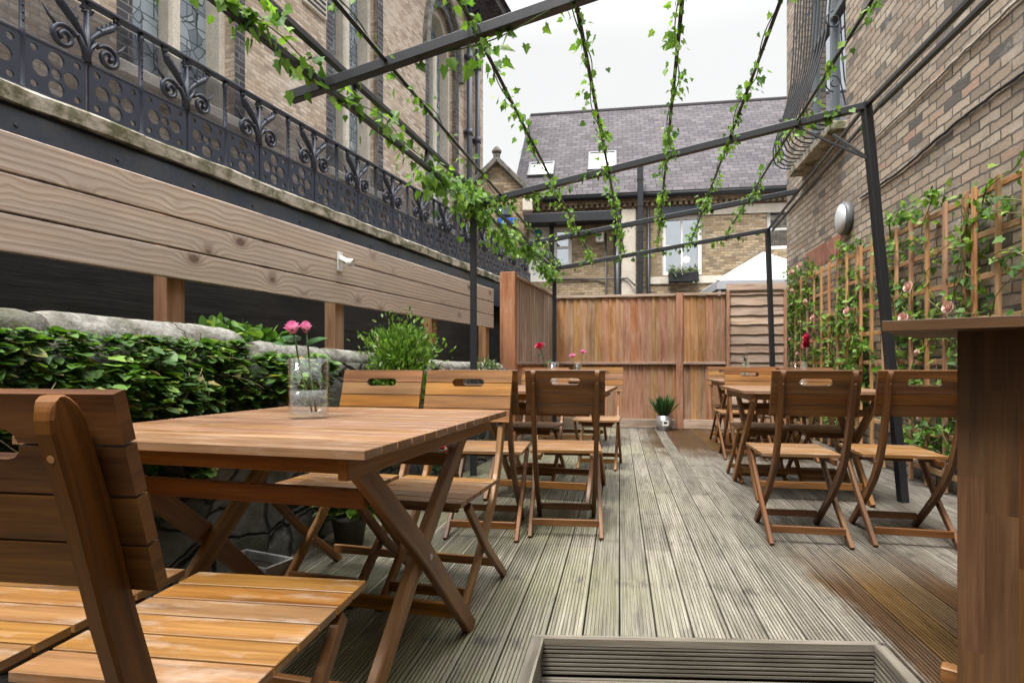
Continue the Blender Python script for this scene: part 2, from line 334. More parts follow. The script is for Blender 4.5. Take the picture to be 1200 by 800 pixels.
# ------------------------------------------------------------------ mesh builder
class B:
    def __init__(s):
        s.bm = bmesh.new(); s.uv = s.bm.loops.layers.uv.new('UVMap')
    def face(s, vs, uvs=None, smooth=False):
        try: f = s.bm.faces.new(vs)
        except ValueError: return None
        f.smooth = smooth
        if uvs:
            for l, u in zip(f.loops, uvs): l[s.uv].uv = u
        return f
    def box(s, c, size, grain=0, rot=None, bevel=0, off=True, M4=None):
        c = Vector(c); hx = [v / 2 for v in size]
        if rot is None: rot = Matrix.Identity(3)
        vs = {}
        for i in (-1, 1):
            for j in (-1, 1):
                for k in (-1, 1):
                    p = c + rot @ Vector((i * hx[0], j * hx[1], k * hx[2]))
                    if M4 is not None: p = M4 @ p
                    vs[i, j, k] = s.bm.verts.new(p)
        o = (rnd.uniform(0, 50), rnd.uniform(0, 50)) if off else (0, 0)
        quads = [((1,-1,-1),(1,1,-1),(1,1,1),(1,-1,1)), ((-1,1,-1),(-1,-1,-1),(-1,-1,1),(-1,1,1)),
                 ((1,1,-1),(-1,1,-1),(-1,1,1),(1,1,1)), ((-1,-1,-1),(1,-1,-1),(1,-1,1),(-1,-1,1)),
                 ((-1,-1,1),(1,-1,1),(1,1,1),(-1,1,1)), ((-1,1,-1),(1,1,-1),(1,-1,-1),(-1,-1,-1))]
        fs = []
        for qi, q in enumerate(quads):
            axn = qi // 2
            ax = [a for a in (0, 1, 2) if a != axn]
            if grain in ax: u = grain; v = [a for a in ax if a != grain][0]
            else: u, v = ax
            if not off and axn != 2: u, v = ax[0], ax[1]
            uvs = [(p[u] * hx[u] + (0 if off else c[u]) + o[0], p[v] * hx[v] + (0 if off else c[v]) + o[1] + (axn * .37 if off else 0)) for p in q]
            fs.append(s.face([vs[p] for p in q], uvs))
        if bevel:
            es = list({e for f in fs for e in f.edges})
            bmesh.ops.bevel(s.bm, geom=es, offset=bevel, segments=1, affect='EDGES', profile=.5)
        return s
    def bar(s, p0, p1, w, t, side=(1, 0, 0), bevel=0):
        """box from p0 to p1, w measured in-plane, t along side"""
        p0, p1 = Vector(p0), Vector(p1); d = (p1 - p0); L = d.length; d.normalize()
        sd = Vector(side); sd = (sd - d * sd.dot(d)).normalized(); up = sd.cross(d)
        rot = Matrix((d, sd, up)).transposed()
        return s.box((p0 + p1) / 2, (L, t, w), 0, rot, bevel)
    def sweep(s, pts, w, t, side=(1, 0, 0)):
        """rectangular section along a polyline; t along side, w across; w may be a list"""
        pts = [Vector(p) for p in pts]; sd = Vector(side).normalized(); n = len(pts); rings = []
        o = rnd.uniform(0, 50); o2 = rnd.uniform(0, 50); acc = 0; us = []
        for i, p in enumerate(pts):
            d = (pts[min(i + 1, n - 1)] - pts[max(i - 1, 0)]).normalized(); up = sd.cross(d).normalized()
            ww = w[i] if hasattr(w, '__len__') else w
            if i: acc += (p - pts[i - 1]).length
            us.append(acc + o)
            b = min(t, ww) * .14
            sec = [(-t/2, -ww/2 + b), (-t/2 + b, -ww/2), (t/2 - b, -ww/2), (t/2, -ww/2 + b), (t/2, ww/2 - b), (t/2 - b, ww/2), (-t/2 + b, ww/2), (-t/2, ww/2 - b)]
            rings.append([s.bm.verts.new(p + sd * a + up * c) for a, c in sec])
        vv = [0, .004, t, t + .004, t + .05, t + .054, 2*t + .05, 2*t + .054, 2*t + .1]
        for i in range(n - 1):
            for k in range(8):
                k2 = (k + 1) % 8
                s.face([rings[i][k], rings[i][k2], rings[i+1][k2], rings[i+1][k]],
                       [(us[i], o2 + vv[k]), (us[i], o2 + vv[k+1]), (us[i+1], o2 + vv[k+1]), (us[i+1], o2 + vv[k])])
        s.face(rings[0][::-1], [(o + .01 * k, o2) for k in range(8)]); s.face(rings[-1], [(o + .01 * k, o2) for k in range(8)])
        return s
    def tube(s, pts, r, n=8, caps=True, smooth=True):
        pts = [Vector(p) for p in pts]; rings = []; prev = None
        m = len(pts)
        for i, p in enumerate(pts):
            d = (pts[min(i + 1, m - 1)] - pts[max(i - 1, 0)]).normalized()
            if prev is None:
                a = Vector((0, 0, 1)) if abs(d.z) < .9 else Vector((1, 0, 0)); x = d.cross(a).normalized()
            else: x = (prev - d * prev.dot(d)).normalized()
            prev = x; y = d.cross(x); rr = r[i] if hasattr(r, '__len__') else r
            rings.append([s.bm.verts.new(p + (x * math.cos(2*math.pi*k/n) + y * math.sin(2*math.pi*k/n)) * rr) for k in range(n)])
        for i in range(m - 1):
            for k in range(n):
                k2 = (k + 1) % n
                s.face([rings[i][k], rings[i][k2], rings[i+1][k2], rings[i+1][k]], [(i*.1, k*.02), (i*.1, k*.02+.02), (i*.1+.1, k*.02+.02), (i*.1+.1, k*.02)], smooth)
        if caps: s.face(rings[0][::-1]); s.face(rings[-1])
        return s
    def sqtube(s, p0, p1, w, h=None):
        return s.bar(p0, p1, h or w, w, side=Vector((p1[0]-p0[0], p1[1]-p0[1], 0)).cross(Vector((0,0,1))) if abs(p1[2]-p0[2]) < .9 * (Vector(p1)-Vector(p0)).length else (1,0,0), bevel=.003)
    def lathe(s, prof, n=20, c=(0,0,0), sx=1, sy=1, power=2):
        c = Vector(c); rings = []
        for r, z in prof:
            ring = []
            for k in range(n):
                a = 2*math.pi*k/n; ca, sa = math.cos(a), math.sin(a)
                ex = 2 / power
                x = math.copysign(abs(ca)**ex, ca); y = math.copysign(abs(sa)**ex, sa)
                ring.append(s.bm.verts.new(c + Vector((x*r*sx, y*r*sy, z))))
            rings.append(ring)
        for i in range(len(prof) - 1):
            for k in range(n):
                k2 = (k+1) % n
                s.face([rings[i][k], rings[i][k2], rings[i+1][k2], rings[i+1][k]], None, True)
        if prof[0][0] > 1e-5: s.face(rings[0][::-1])
        if prof[-1][0] > 1e-5: s.face(rings[-1])
        return s
    def plate(s, outline, holes=(), th=.02, M4=None, y0=0.0, uvoff=(0, 0), swap=False):
        """outline in (x,z), extruded along +y from y0"""
        M4 = M4 or Matrix.Identity(4)
        polys = [outline] + list(holes)
        allp = [p for poly in polys for p in poly]
        tris = tessellate_polygon([[Vector((p[0], p[1], 0)) for p in poly] for poly in polys])
        fr = [s.bm.verts.new(M4 @ Vector((p[0], y0, p[1]))) for p in allp]
        bk = [s.bm.verts.new(M4 @ Vector((p[0], y0 + th, p[1]))) for p in allp]
        U = lambda i: ((allp[i][1] if swap else allp[i][0]) + uvoff[0], (allp[i][0] if swap else allp[i][1]) + uvoff[1])
        for t in tris:
            a, b, c = t
            A = (allp[b][0]-allp[a][0])*(allp[c][1]-allp[a][1]) - (allp[b][1]-allp[a][1])*(allp[c][0]-allp[a][0])
            if A < 0: a, c = c, a
            s.face([fr[a], fr[b], fr[c]], [U(a), U(b), U(c)])
            s.face([bk[c], bk[b], bk[a]], [U(c), U(b), U(a)])
        k = 0
        for pi, poly in enumerate(polys):
            n = len(poly)
            area = sum(poly[i][0]*poly[(i+1)%n][1] - poly[(i+1)%n][0]*poly[i][1] for i in range(n))
            acc = 0
            for i in range(n):
                j = (i+1) % n; L = math.hypot(poly[j][0]-poly[i][0], poly[j][1]-poly[i][1])
                q = [fr[k+j], fr[k+i], bk[k+i], bk[k+j]]
                vert = abs(poly[j][1]-poly[i][1]) > abs(poly[j][0]-poly[i][0])
                if vert: uvq = [(0, poly[j][1]), (0, poly[i][1]), (th, poly[i][1]), (th, poly[j][1])]
                else: uvq = [(poly[j][0], 0), (poly[i][0], 0), (poly[i][0], th), (poly[j][0], th)]
                if (area < 0) != (pi > 0): q = q[::-1]; uvq = uvq[::-1]
                s.face(q, uvq)
            k += n
        return s
    def leaf(s, p, d, nrm, size, kind='ivy'):
        p = Vector(p); d = Vector(d).normalized(); nrm = Vector(nrm); x = d.cross(nrm)
        if x.length < 1e-4: x = d.cross(Vector((1, .3, .2)))
        x.normalize(); n2 = x.cross(d)
        if kind == 'ivy':
            q = rnd.uniform(.78, 1.08); r1 = rnd.uniform(-.04, .04)
            half = [(.20*q, -.13), (.42*q, -.05 + r1), (.37*q, .15), (.55*q, .33 + r1), (.33*q, .46), (.17*q, .74)]; tip = (0, 1)
        elif kind == 'round':
            q = rnd.uniform(.7, 1.05); half = [(.30*q, -.08), (.50*q, .18), (.46*q, .55), (.22*q, .86)]; tip = (0, 1)
        elif kind == 'blade': half = [(.05, .3), (.035, .7)]; tip = (0, 1)
        else: half = [(.16, .2), (.24, .5), (.14, .8)]; tip = (0, 1)
        curl = rnd.uniform(-.2, .25); fold = rnd.uniform(.1, .35)
        P = lambda a, b: p + (x * a + d * b + n2 * (abs(a) * fold - b * b * curl)) * size
        v0 = s.bm.verts.new(P(0, 0)); v1 = s.bm.verts.new(P(0, tip[1]))
        u0 = rnd.uniform(0, 20)
        for sg in (1, -1):
            hs = [s.bm.verts.new(P(a * sg, b)) for a, b in half]
            vs = [v0] + hs + [v1]; us = [(u0, 0)] + [(u0 + a * sg, b) for a, b in half] + [(u0, 1)]
            if sg < 0: vs = vs[::-1]; us = us[::-1]
            s.face(vs, us, False)
        return s
    def done(s, name, mat, parent=None, loc=None, rotz=None, recalc=False):
        if recalc: bmesh.ops.recalc_face_normals(s.bm, faces=s.bm.faces)
        me = bpy.data.meshes.new(name); s.bm.to_mesh(me); s.bm.free()
        me.materials.append(M[mat] if isinstance(mat, str) else mat)
        o = bpy.data.objects.new(name, me); COL.objects.link(o)
        if parent is not None: o.parent = parent
        if loc is not None: o.location = loc
        if rotz is not None: o.rotation_euler = (0, 0, rotz)
        return o

def tag(o, label=None, cat=None, group=None, kind=None):
    if label: o['label'] = label
    if cat: o['category'] = cat
    if group: o['group'] = group
    if kind: o['kind'] = kind
    return o
def thing(name, label, cat, loc=(0, 0, 0), rotz=0.0, group=None):
    o = bpy.data.objects.new(name, None); COL.objects.link(o)
    o.empty_display_size = .2
    o.location = loc; o.rotation_euler = (0, 0, rotz)
    return tag(o, label, cat, group)
KIDS = {}
def copy_tree(o, parent=None):
    c = o.copy(); COL.objects.link(c)
    if parent is not None: c.parent = parent
    for ch in [x for x in COL.objects if x.parent == o]: copy_tree(ch, c)
    return c
def frame(origin, d): return (origin[0], origin[1], 0), math.atan2(d[1], d[0])
def rvec(s=1): return Vector((rnd.gauss(0, s), rnd.gauss(0, s), rnd.gauss(0, s)))

# ------------------------------------------------------------------ camera, light
cam = bpy.data.cameras.new('camera'); co = bpy.data.objects.new('camera', cam); COL.objects.link(co)
co.location = (0, 0, H); co.rotation_euler = (R(90), 0, 0)
cam.sensor_width = 36; cam.lens = 36 * F / 1200; cam.shift_y = 27 / 1200; cam.clip_end = 500; cam.clip_start = .05
SC.camera = co
W = bpy.data.worlds.new('World'); SC.world = W; W.use_nodes = True
nt = W.node_tree; nt.nodes.clear()
SUN_EL, SUN_AZ = 66, 215
sky = nt.nodes.new('ShaderNodeTexSky'); sky.sky_type = 'NISHITA'; sky.sun_disc = False
sky.sun_elevation = R(SUN_EL); sky.sun_rotation = R(SUN_AZ); sky.dust_density = 4; sky.air_density = 1.5
hs = nt.nodes.new('ShaderNodeHueSaturation'); hs.inputs['Saturation'].default_value = .12
# an overcast deck brightens towards the zenith
tc = nt.nodes.new('ShaderNodeTexCoord'); sp = nt.nodes.new('ShaderNodeSeparateXYZ')
mr = nt.nodes.new('ShaderNodeMapRange'); mr.interpolation_type = 'SMOOTHSTEP'; mr.inputs[1].default_value = .46; mr.inputs[2].default_value = .93; mr.inputs[3].default_value = 1.6; mr.inputs[4].default_value = 13.5
gray = nt.nodes.new('ShaderNodeCombineXYZ')
mix = nt.nodes.new('ShaderNodeMixRGB'); mix.inputs[0].default_value = .9
bg = nt.nodes.new('ShaderNodeBackground'); bg.inputs[1].default_value = .12
ow = nt.nodes.new('ShaderNodeOutputWorld')
L = nt.links.new
L(sky.outputs[0], hs.inputs['Color']); L(tc.outputs['Generated'], sp.inputs[0]); L(sp.outputs[2], mr.inputs[0])
cn = nt.nodes.new('ShaderNodeTexNoise'); cn.inputs['Scale'].default_value = 2.2; cn.inputs['Detail'].default_value = 5
cm = nt.nodes.new('ShaderNodeMapRange'); cm.inputs[1].default_value = .3; cm.inputs[2].default_value = .7; cm.inputs[3].default_value = .93; cm.inputs[4].default_value = 1.07
cx = nt.nodes.new('ShaderNodeMath'); cx.operation = 'MULTIPLY'
L(tc.outputs['Generated'], cn.inputs['Vector']); L(cn.outputs['Fac'], cm.inputs[0]); L(mr.outputs[0], cx.inputs[0]); L(cm.outputs[0], cx.inputs[1])
for i in range(3): L(cx.outputs[0], gray.inputs[i])
L(hs.outputs[0], mix.inputs[1]); L(gray.outputs[0], mix.inputs[2]); L(mix.outputs[0], bg.inputs[0]); L(bg.outputs[0], ow.inputs[0])
sl = bpy.data.lights.new('sun', 'SUN'); sl.energy = 1.3; sl.angle = R(16); sl.color = (1, .96, .9)
so = bpy.data.objects.new('sun', sl); COL.objects.link(so)
so.rotation_euler = Euler((R(90 - SUN_EL), 0, R(180 - SUN_AZ)), 'XYZ'); so.location = (0, 0, 20)
SC.view_settings.view_transform = 'Standard'; SC.view_settings.look = 'None'
SC.view_settings.exposure = 2.12; SC.view_settings.gamma = 1
SC.cycles.use_denoising = True
SC.cycles.max_bounces = 10; SC.cycles.transparent_max_bounces = 12
SC.cycles.sample_clamp_indirect = 8
SC.cycles.caustics_refractive = False; SC.cycles.caustics_reflective = False

# ------------------------------------------------------------------ ground, deck, steps
b = B(); b.box((0, 60, -.62), (400, 400, .04), off=False)
tag(b.done('ground', 'ground'), 'dark earth below and around the yard', kind='structure')

DD = Vector((.18, 1, 0)).normalized(); DX = Vector((DD.y, -DD.x, 0))
drot = math.atan2(-DD.x, DD.y)          # local y along the boards
PITL, PITR, PITN = Vector((.10, 2.0125, 0)), Vector((1.19, 1.963, 0)), None
def tol(v): return (Vector(v).dot(DX), Vector(v).dot(DD))
lx, ly = tol(PITL); rx, ry = tol(PITR)
BW = .124
b = B()
def left_limit(y):   # where the deck meets the rubble wall (local coords)
    # wall plane X = -1.95 + .3 Y
    return None
def deck_board(x0, y0, y1):
    g = .0065; w = BW - g; n = 9; pitch = w / n
    prof = [(x0 + g/2, -.03)]
    for k in range(n):
        a = x0 + g/2 + pitch * k
        prof += [(a + pitch*.10, 0), (a + pitch*.58, 0), (a + pitch*.68, -.0075), (a + pitch*.98, -.0075)]
    prof = [(x0 + g/2, -.03), (x0 + g/2, -.002)] + prof[1:-2] + [(x0 + BW - g/2, -.002), (x0 + BW - g/2, -.03)]
    A = [b.bm.verts.new((x, y0, z)) for x, z in prof]; C = [b.bm.verts.new((x, y1, z)) for x, z in prof]
    for i in range(len(prof) - 1): b.face([A[i], A[i+1], C[i+1], C[i]])
    b.face(A); b.face(C[::-1])
i0 = math.floor(-3.0 / BW); i1 = math.ceil(2.9 / BW)
for i in range(i0, i1):
    x0 = i * BW; xm = x0 + BW / 2
    start = -1.2
    if lx - .01 < xm < rx + .02: start = ly + (ry - ly) * (xm - lx) / (rx - lx) + .022
    end = 9.6
    y = start; joints = []
    first = rnd.choice([1.1, 1.9, 2.6, 3.3]) + .2
    y = start
    cuts = [c for c in ((2.62 if i % 4 == 0 else 3.05), (4.4 if i % 3 else 4.9), 7.0 + (i % 3) * .4) if c > start + .3]
    if rnd.random() < .3: cuts = cuts[1:]
    for c in cuts + [end]:
        deck_board(x0, y, c - .003); y = c
tag(b.done('deck', 'deck', rotz=drot), 'grey grooved timber deck with brown damp boards', kind='structure')
# joists/shadow gap below
b = B(); b.box((0, 5.3, -.10), (7.5, 13, .08), off=False, M4=Matrix.Identity(4))
# keep the pit clear: two slabs beside it and one behind
b.bm.free()
b = B()
def quadslab(b, pts, z0, z1):
    n = len(pts); lo = [b.bm.verts.new((p[0], p[1], z0)) for p in pts]; hi = [b.bm.verts.new((p[0], p[1], z1)) for p in pts]
    b.face(hi); b.face(lo[::-1])
    for i in range(n): b.face([lo[i], lo[(i+1) % n], hi[(i+1) % n], hi[i]])
pl, pr = lx, rx
quadslab(b, [(-3.2, -1.2), (pl - .06, -1.2), (pl - .06, 9.6), (-3.2, 9.6)], -.5, -.035)
quadslab(b, [(pl - .06, ly + .05), (pr + .08, ry + .05), (pr + .08, 9.6), (pl - .06, 9.6)], -.5, -.036)
quadslab(b, [(pr + .08, -1.2), (3.2, -1.2), (3.2, 9.6), (pr + .08, 9.6)], -.5, -.037)
tag(b.done('deck_base', 'dark_int', rotz=drot), 'dark underside of the deck', kind='structure')

b = B(); b.box((0, -1.75, 2.2), (9, .3, 5.4), off=False)  # unseen wall, added to cut the light from behind the camera
tag(b.done('light_block_wall', 'brick_back'), 'unseen wall added behind the steps to block light', kind='structure')

# steps going down towards the camera
t = thing('timber_step', 'grooved timber step sunk into the near end of the deck', 'step', (0, 0, 0))
e = (PITR - PITL).normalized(); nb = Vector((-e.y, e.x, 0))
b = B()
b.bar(PITL + nb * .012 - e * .035 + Vector((0, 0, -.0125)), PITR + nb * .012 + e * .02 + Vector((0, 0, -.0125)), .027, .026, side=nb, bevel=.002)
b.done('nosing', 'deck_trim', t)
def ridged_riser(b, P0, P1, ztop, h, nrm, n=8):
    pitch = h / n
    prof = []
    for k in range(n):
        z = ztop - k * pitch
        prof += [(0, z), (0, z - pitch*.5), (-.006, z - pitch*.6), (-.006, z - pitch*.95)]
    A = [b.bm.verts.new(P0 + nrm * o + Vector((0, 0, z))) for o, z in prof]; C = [b.bm.verts.new(P1 + nrm * o + Vector((0, 0, z))) for o, z in prof]
    L = (P1 - P0).length
    for i in range(len(prof) - 1): b.face([A[i], C[i], C[i+1], A[i+1]], [(0, prof[i][1]), (L, prof[i][1]), (L, prof[i+1][1]), (0, prof[i+1][1])])
b = B(); ridged_riser(b, PITL, PITR, -.027, .10, -nb, 7); b.done('riser', 'deck_trim', t)
side = []
for P, s in ((PITL, 1), (PITR, -1)):
    b = B()
    q = P - DD * 1.6
    b.bar(P - DX * s * .018 + Vector((0, 0, -.012)), q - DX * s * .018 + Vector((0, 0, -.012)), .026, .036, side=DX, bevel=.002)
    ridged_riser(b, P + Vector((0, 0, 0)), q, -.026, .3, DX * s, 16)
    b.done('side_board', 'deck_trim', t)
b = B()
for k in range(4):
    c0 = PITL - DD * (.065 + .126 * k); c1 = PITR - DD * (.065 + .126 * k)
    for j in range(7):
        a = -.055 + j * .018
        b.bar(c0 + DD * a + Vector((0, 0, -.136)), c1 + DD * a + Vector((0, 0, -.136)), .02, .012, side=DD, bevel=.002)
b.done('tread', 'deck_trim', t)

# ------------------------------------------------------------------ chairs
def back_leg_path(x):
    pts = [(-.162, .886), (-.160, .884), (-.157, .880), (-.153, .872), (-.147, .858), (-.118, .77), (-.082, .64), (-.044, .52), (-.004, .435), (.06, .345), (.17, .235), (.31, .12), (.458, .0)]
    return [(x, y, z) for y, z in pts]
def rounded_rect(x0, z0, x1, z1, r, n=4, only=None):
    pts = []
    for cx, cz, a0, k in ((x1 - r, z1 - r, 0, 'tr'), (x0 + r, z1 - r, 90, 'tl'), (x0 + r, z0 + r, 180, 'bl'), (x1 - r, z0 + r, 270, 'br')):
        if only is not None and k not in only:
            pts.append((x1 if 'r' in k else x0, z1 if 't' in k else z0)); continue
        for i in range(n + 1):
            a = R(a0 + 90 * i / n); pts.append((cx + r * math.cos(a), cz + r * math.sin(a)))
    return pts
def make_chair(label, matb='chair', mats='seat'):
    t = thing('folding_chair', label, 'chair', (0, 0, 0), 0, 'folding wooden chairs')
    # backrest: four slats on the front of the back legs, handle cut between the top two
    tilt = math.atan2(.068, .238)
    M4 = Matrix.Translation((0, -.130, .889)) @ Matrix.Rotation(tilt, 4, 'X')
    hw, hg, sh, gp, wd = .076, .018, .0565, .0035, .205
    for k in range(4):
        b = B()
        z1 = -k * (sh + gp); z0 = z1 - sh
        zc = -(sh + gp / 2)
        if k == 0:
            arc = [(-hw + hg * (1 - math.cos(R(a))), z0 + .0001 + max(0, (hg - gp/2)) * math.sin(R(a))) for a in (0, 30, 60, 90)]
            out = [(-wd, z0)] + [(-hw, z0)] + arc[1:] + [(-p[0], p[1]) for p in arc[1:][::-1]] + [(hw, z0), (wd, z0)] + [(wd, z1), (-wd, z1)]
        elif k == 1:
            arc = [(-hw + hg * (1 - math.cos(R(a))), z1 - max(0, (hg - gp/2)) * math.sin(R(a))) for a in (0, 30, 60, 90)]
            out = [(-wd, z0), (wd, z0), (wd, z1), (hw, z1)] + [(-p[0], p[1]) for p in arc[1:]] + arc[1:][::-1] + [(-hw, z1), (-wd, z1)]
        else: out = [(-wd, z0), (wd, z0), (wd, z1), (-wd, z1)]
        b.plate(out, (), .017, M4, 0.0, (rnd.uniform(0, 40), rnd.uniform(0, 40)))
        b.done('back_slat', matb, t)
    for x in (-.162, .162):
        b = B(); b.sweep(back_leg_path(x), [.008, .018, .026, .035, .042, .045, .046, .048, .052, .048, .042, .039, .036], .024); l = b.done('back_leg', matb, t)
        b = B(); b.tube([(x, -.150, .828), (x, -.1592, .8253)], .0042, 10); b.done('plug', 'trellis', l)
        for y, z in ((.02, .425), (.235, .175)):
            b = B(); b.tube([(x - .0135, y, z), (x + .0135, y, z)], .005, 8); b.done('bolt', 'water_steel', l)
        xs = .188 if x > 0 else -.188
        b = B(); b.sweep([(xs, .465, .412), (xs, .235, .2), (xs, -.035, 0)], [.034, .036, .034], .022); b.done('seat_leg', matb, t)
        b = B(); b.bar((xs * .76, .06, .415), (xs * .76, .50, .415), .03, .02, bevel=.002); b.done('seat_rail', matb, t)
    for k in range(6):
        b = B(); y = .12 + k * .076
        b.box((0, y + .036, .438), (.40, .0695, .017), 0, None, .0012); b.done('seat_slat', mats, t)
    for (y, z, w, h) in ((.022, .052, .354, .036), (.392, .052, .30, .036)):
        b = B(); b.box((0, y, z + .02), (w, .020, h), 0, None, .002); b.done('stretcher', matb, t)
    b = B(); b.box((0, .41, .395), (.27, .02, .04), 0, None, .002); b.done('stretcher', matb, t)
    return t
ch_a = make_chair('chair', 'chair', 'seat')
ch_b = make_chair('chair', 'chair_shaded', 'seat')
used = set()
def place(src, x, y, ang, label):
    """ang: heading clockwise from straight-away, degrees"""
    o = src if src.name not in used else copy_tree(src)
    used.add(src.name)
    o.location = (x, y, 0); o.rotation_euler = (0, 0, -R(ang)); o['label'] = label
    return o
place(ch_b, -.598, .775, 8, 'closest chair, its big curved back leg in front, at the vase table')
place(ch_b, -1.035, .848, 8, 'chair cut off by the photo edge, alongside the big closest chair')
place(ch_a, -.225, 2.635, 194.5, 'orange lit chair facing the camera across the rose vase table')
place(ch_a, -.645, 2.74, 195.5, 'browner chair facing the camera across the vase table, beside the bushy shrub')
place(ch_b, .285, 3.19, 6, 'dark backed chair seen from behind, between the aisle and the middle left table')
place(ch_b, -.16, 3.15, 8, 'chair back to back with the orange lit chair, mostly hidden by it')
place(ch_a, .262, 5.065, 194, 'chair behind the middle left table, half hidden beyond a dark chair back')
place(ch_a, .84, 5.66, 193, 'pale chair by the aisle, at the far corner of the middle left table')
place(ch_b, 1.513, 3.04, 10.8, 'dark chair seen from behind at the right hand table, nearest the aisle')
place(ch_b, 2.025, 3.0, 14, 'turned dark chair partly hidden by the tall bar counter')
place(ch_a, 2.015, 5.02, 191, 'light chair facing the camera at the right hand table, by the aisle')
place(ch_a, 2.415, 4.84, 192, 'chair by the trellis facing the camera over the right hand table')
place(ch_b, 2.25, 5.76, 10, 'chair seen from behind at the rear right table, beside the aisle')
place(ch_b, 2.69, 5.66, 10, 'chair seen from behind at the rear right table, on the trellis side')
place(ch_a, 2.63, 7.32, 190, 'farthest chair in front of the lapped fence panel, facing the camera')
place(ch_a, 3.06, 7.24, 190, 'far corner chair between trellis and lapped fence panel')

# ------------------------------------------------------------------ tables
TZ = .75
def make_table():
    t = thing('folding_table', 'table', 'table', (0, 0, 0), 0, 'slatted folding tables')
    w, d = .93, 1.06; n = 14; p = d / n
    b = B()
    for k in range(n):
        b.box((0, -d/2 + p * (k + .5), TZ - .010), (w, p - .0065, .020), 0, None, .0012)
    b.done('tabletop', 'table', t)
    for x in (-.40, .40):
        b = B(); b.box((x, 0, TZ - .045), (.024, d - .06, .048), 1, None, .002); b.done('apron', 'chair', t)
    for y in (-.46, .46):
        b = B(); b.box((0, y, TZ - .041), (.774, .022, .040), 0, None, .002); b.done('apron', 'chair', t)
    for x, s in ((-.372, 1), (.372, 1)):
        for sg, dx in ((1, 0), (-1, .027 * (1 if x < 0 else -1))):
            b = B(); b.sweep([(x + dx, -.40 * sg, TZ - .05), (x + dx, 0.0, .37), (x + dx, .39 * sg, 0)], [.058, .064, .058], .028); l = b.done('leg', 'chair', t)
            if sg == 1:
                b = B(); b.tube([(x - .016, 0, .37), (x + .016, 0, .37)], .009, 10); b.done('bolt', 'water_steel', l)
    for y, z, ww in ((-.31, .60, .70), (.31, .60, .65), (-.27, .105, .65), (.27, .105, .70)):
        b = B(); b.box((0, y, z), (ww, .022, .045), 0, None, .002); b.done('stretcher', 'chair', t)
    return t
tb = make_table()
TAB = [(-.605, 1.81, 14.9, 'near table with a slatted top carrying the tall rose vase'),
       (.2525, 4.33, 14.5, 'middle left table behind the dark chair, under the single rose'),
       (2.06, 4.30, 11, 'table on the right with chairs on both sides, in front of trellis'),
       (2.72, 6.65, 10.5, 'rear right table close to the lapped fence panel'),
       (.70, 7.05, 14, 'farthest left table near the back fence, almost hidden by chairs')]
for i, (x, y, a, lab) in enumerate(TAB):
    o = tb if i == 0 else copy_tree(tb)
    o.location = (x, y, 0); o.rotation_euler = (0, 0, -R(a)); o['label'] = lab

# ------------------------------------------------------------------ vases and roses
def make_vase():
    t = thing('glass_vase', 'vase', 'vase', (0, 0, 0), 0, 'clear vases on the tables')
    b = B(); b.lathe([(.055, 0), (.058, .004), (.059, .19), (.0555, .19), (.054, .014), (0.0001, .012)], 28, sx=1.05, sy=.66, power=3); b.done('glass_body', 'glass', t, recalc=True)
    b = B(); b.lathe([(0.0001, .0155), (.0525, .0155), (.0538, .088), (0.0001, .088)], 28, sx=1.05, sy=.65, power=3); b.done('water', 'water', t, recalc=True)
    return t
vs = make_vase()
VAS = [(-.643, 1.89, 20, 'large clear glass vase half full of water, on the near table'),
       (.30, 4.35, 75, 'small vase behind the dark chair back, holding one deep pink rose'),
       (.775, 7.05, 60, 'distant vase with two pink roses against the back fence'),
       (2.14, 4.46, 15, 'vase without flowers on the right table, against the trellis ivy'),
       (2.585, 6.62, 40, 'vase holding a green sprig on the rear right table')]
for i, (x, y, a, lab) in enumerate(VAS):
    o = vs if i == 0 else copy_tree(vs)
    o.location = (x, y, TZ); o.rotation_euler = (0, 0, R(a)); o['label'] = lab
def bloom(b, c, r, up=(0, 0, 1), open_=1.0):
    c = Vector(c); up = Vector(up).normalized()
    q = up.to_track_quat('Z', 'Y')
    for ring, (n, rr, hh, tilt) in enumerate(((3, .30, 1.0, .15), (4, .55, .95, .35), (5, .85, .8, .6 * open_), (5, 1.0, .6, .9 * open_))):
        for k in range(n):
            a = 2*math.pi*(k + ring*.37)/n; w = 2*math.pi/n*.62
            rows = []
            for j in range(4):
                v = j / 3
                rad = r * rr * (.55 + .45 * open_) * (.28 + .72 * v ** .7) * (1 + (.35 * tilt if j == 3 else 0)); z = r * (hh * v * (2.1 - .7 * open_) - .55) - (r * .12 * tilt if j == 3 else 0)
                rows.append([b.bm.verts.new(c + q @ Vector((math.cos(a + u * w * (1 - .35 * (j == 3))) * rad, math.sin(a + u * w * (1 - .35 * (j == 3))) * rad, z))) for u in (-1, -.35, .35, 1)])
            for j in range(3):
                for i in range(3): b.face([rows[j][i], rows[j][i+1], rows[j+1][i+1], rows[j+1][i]], None, True)
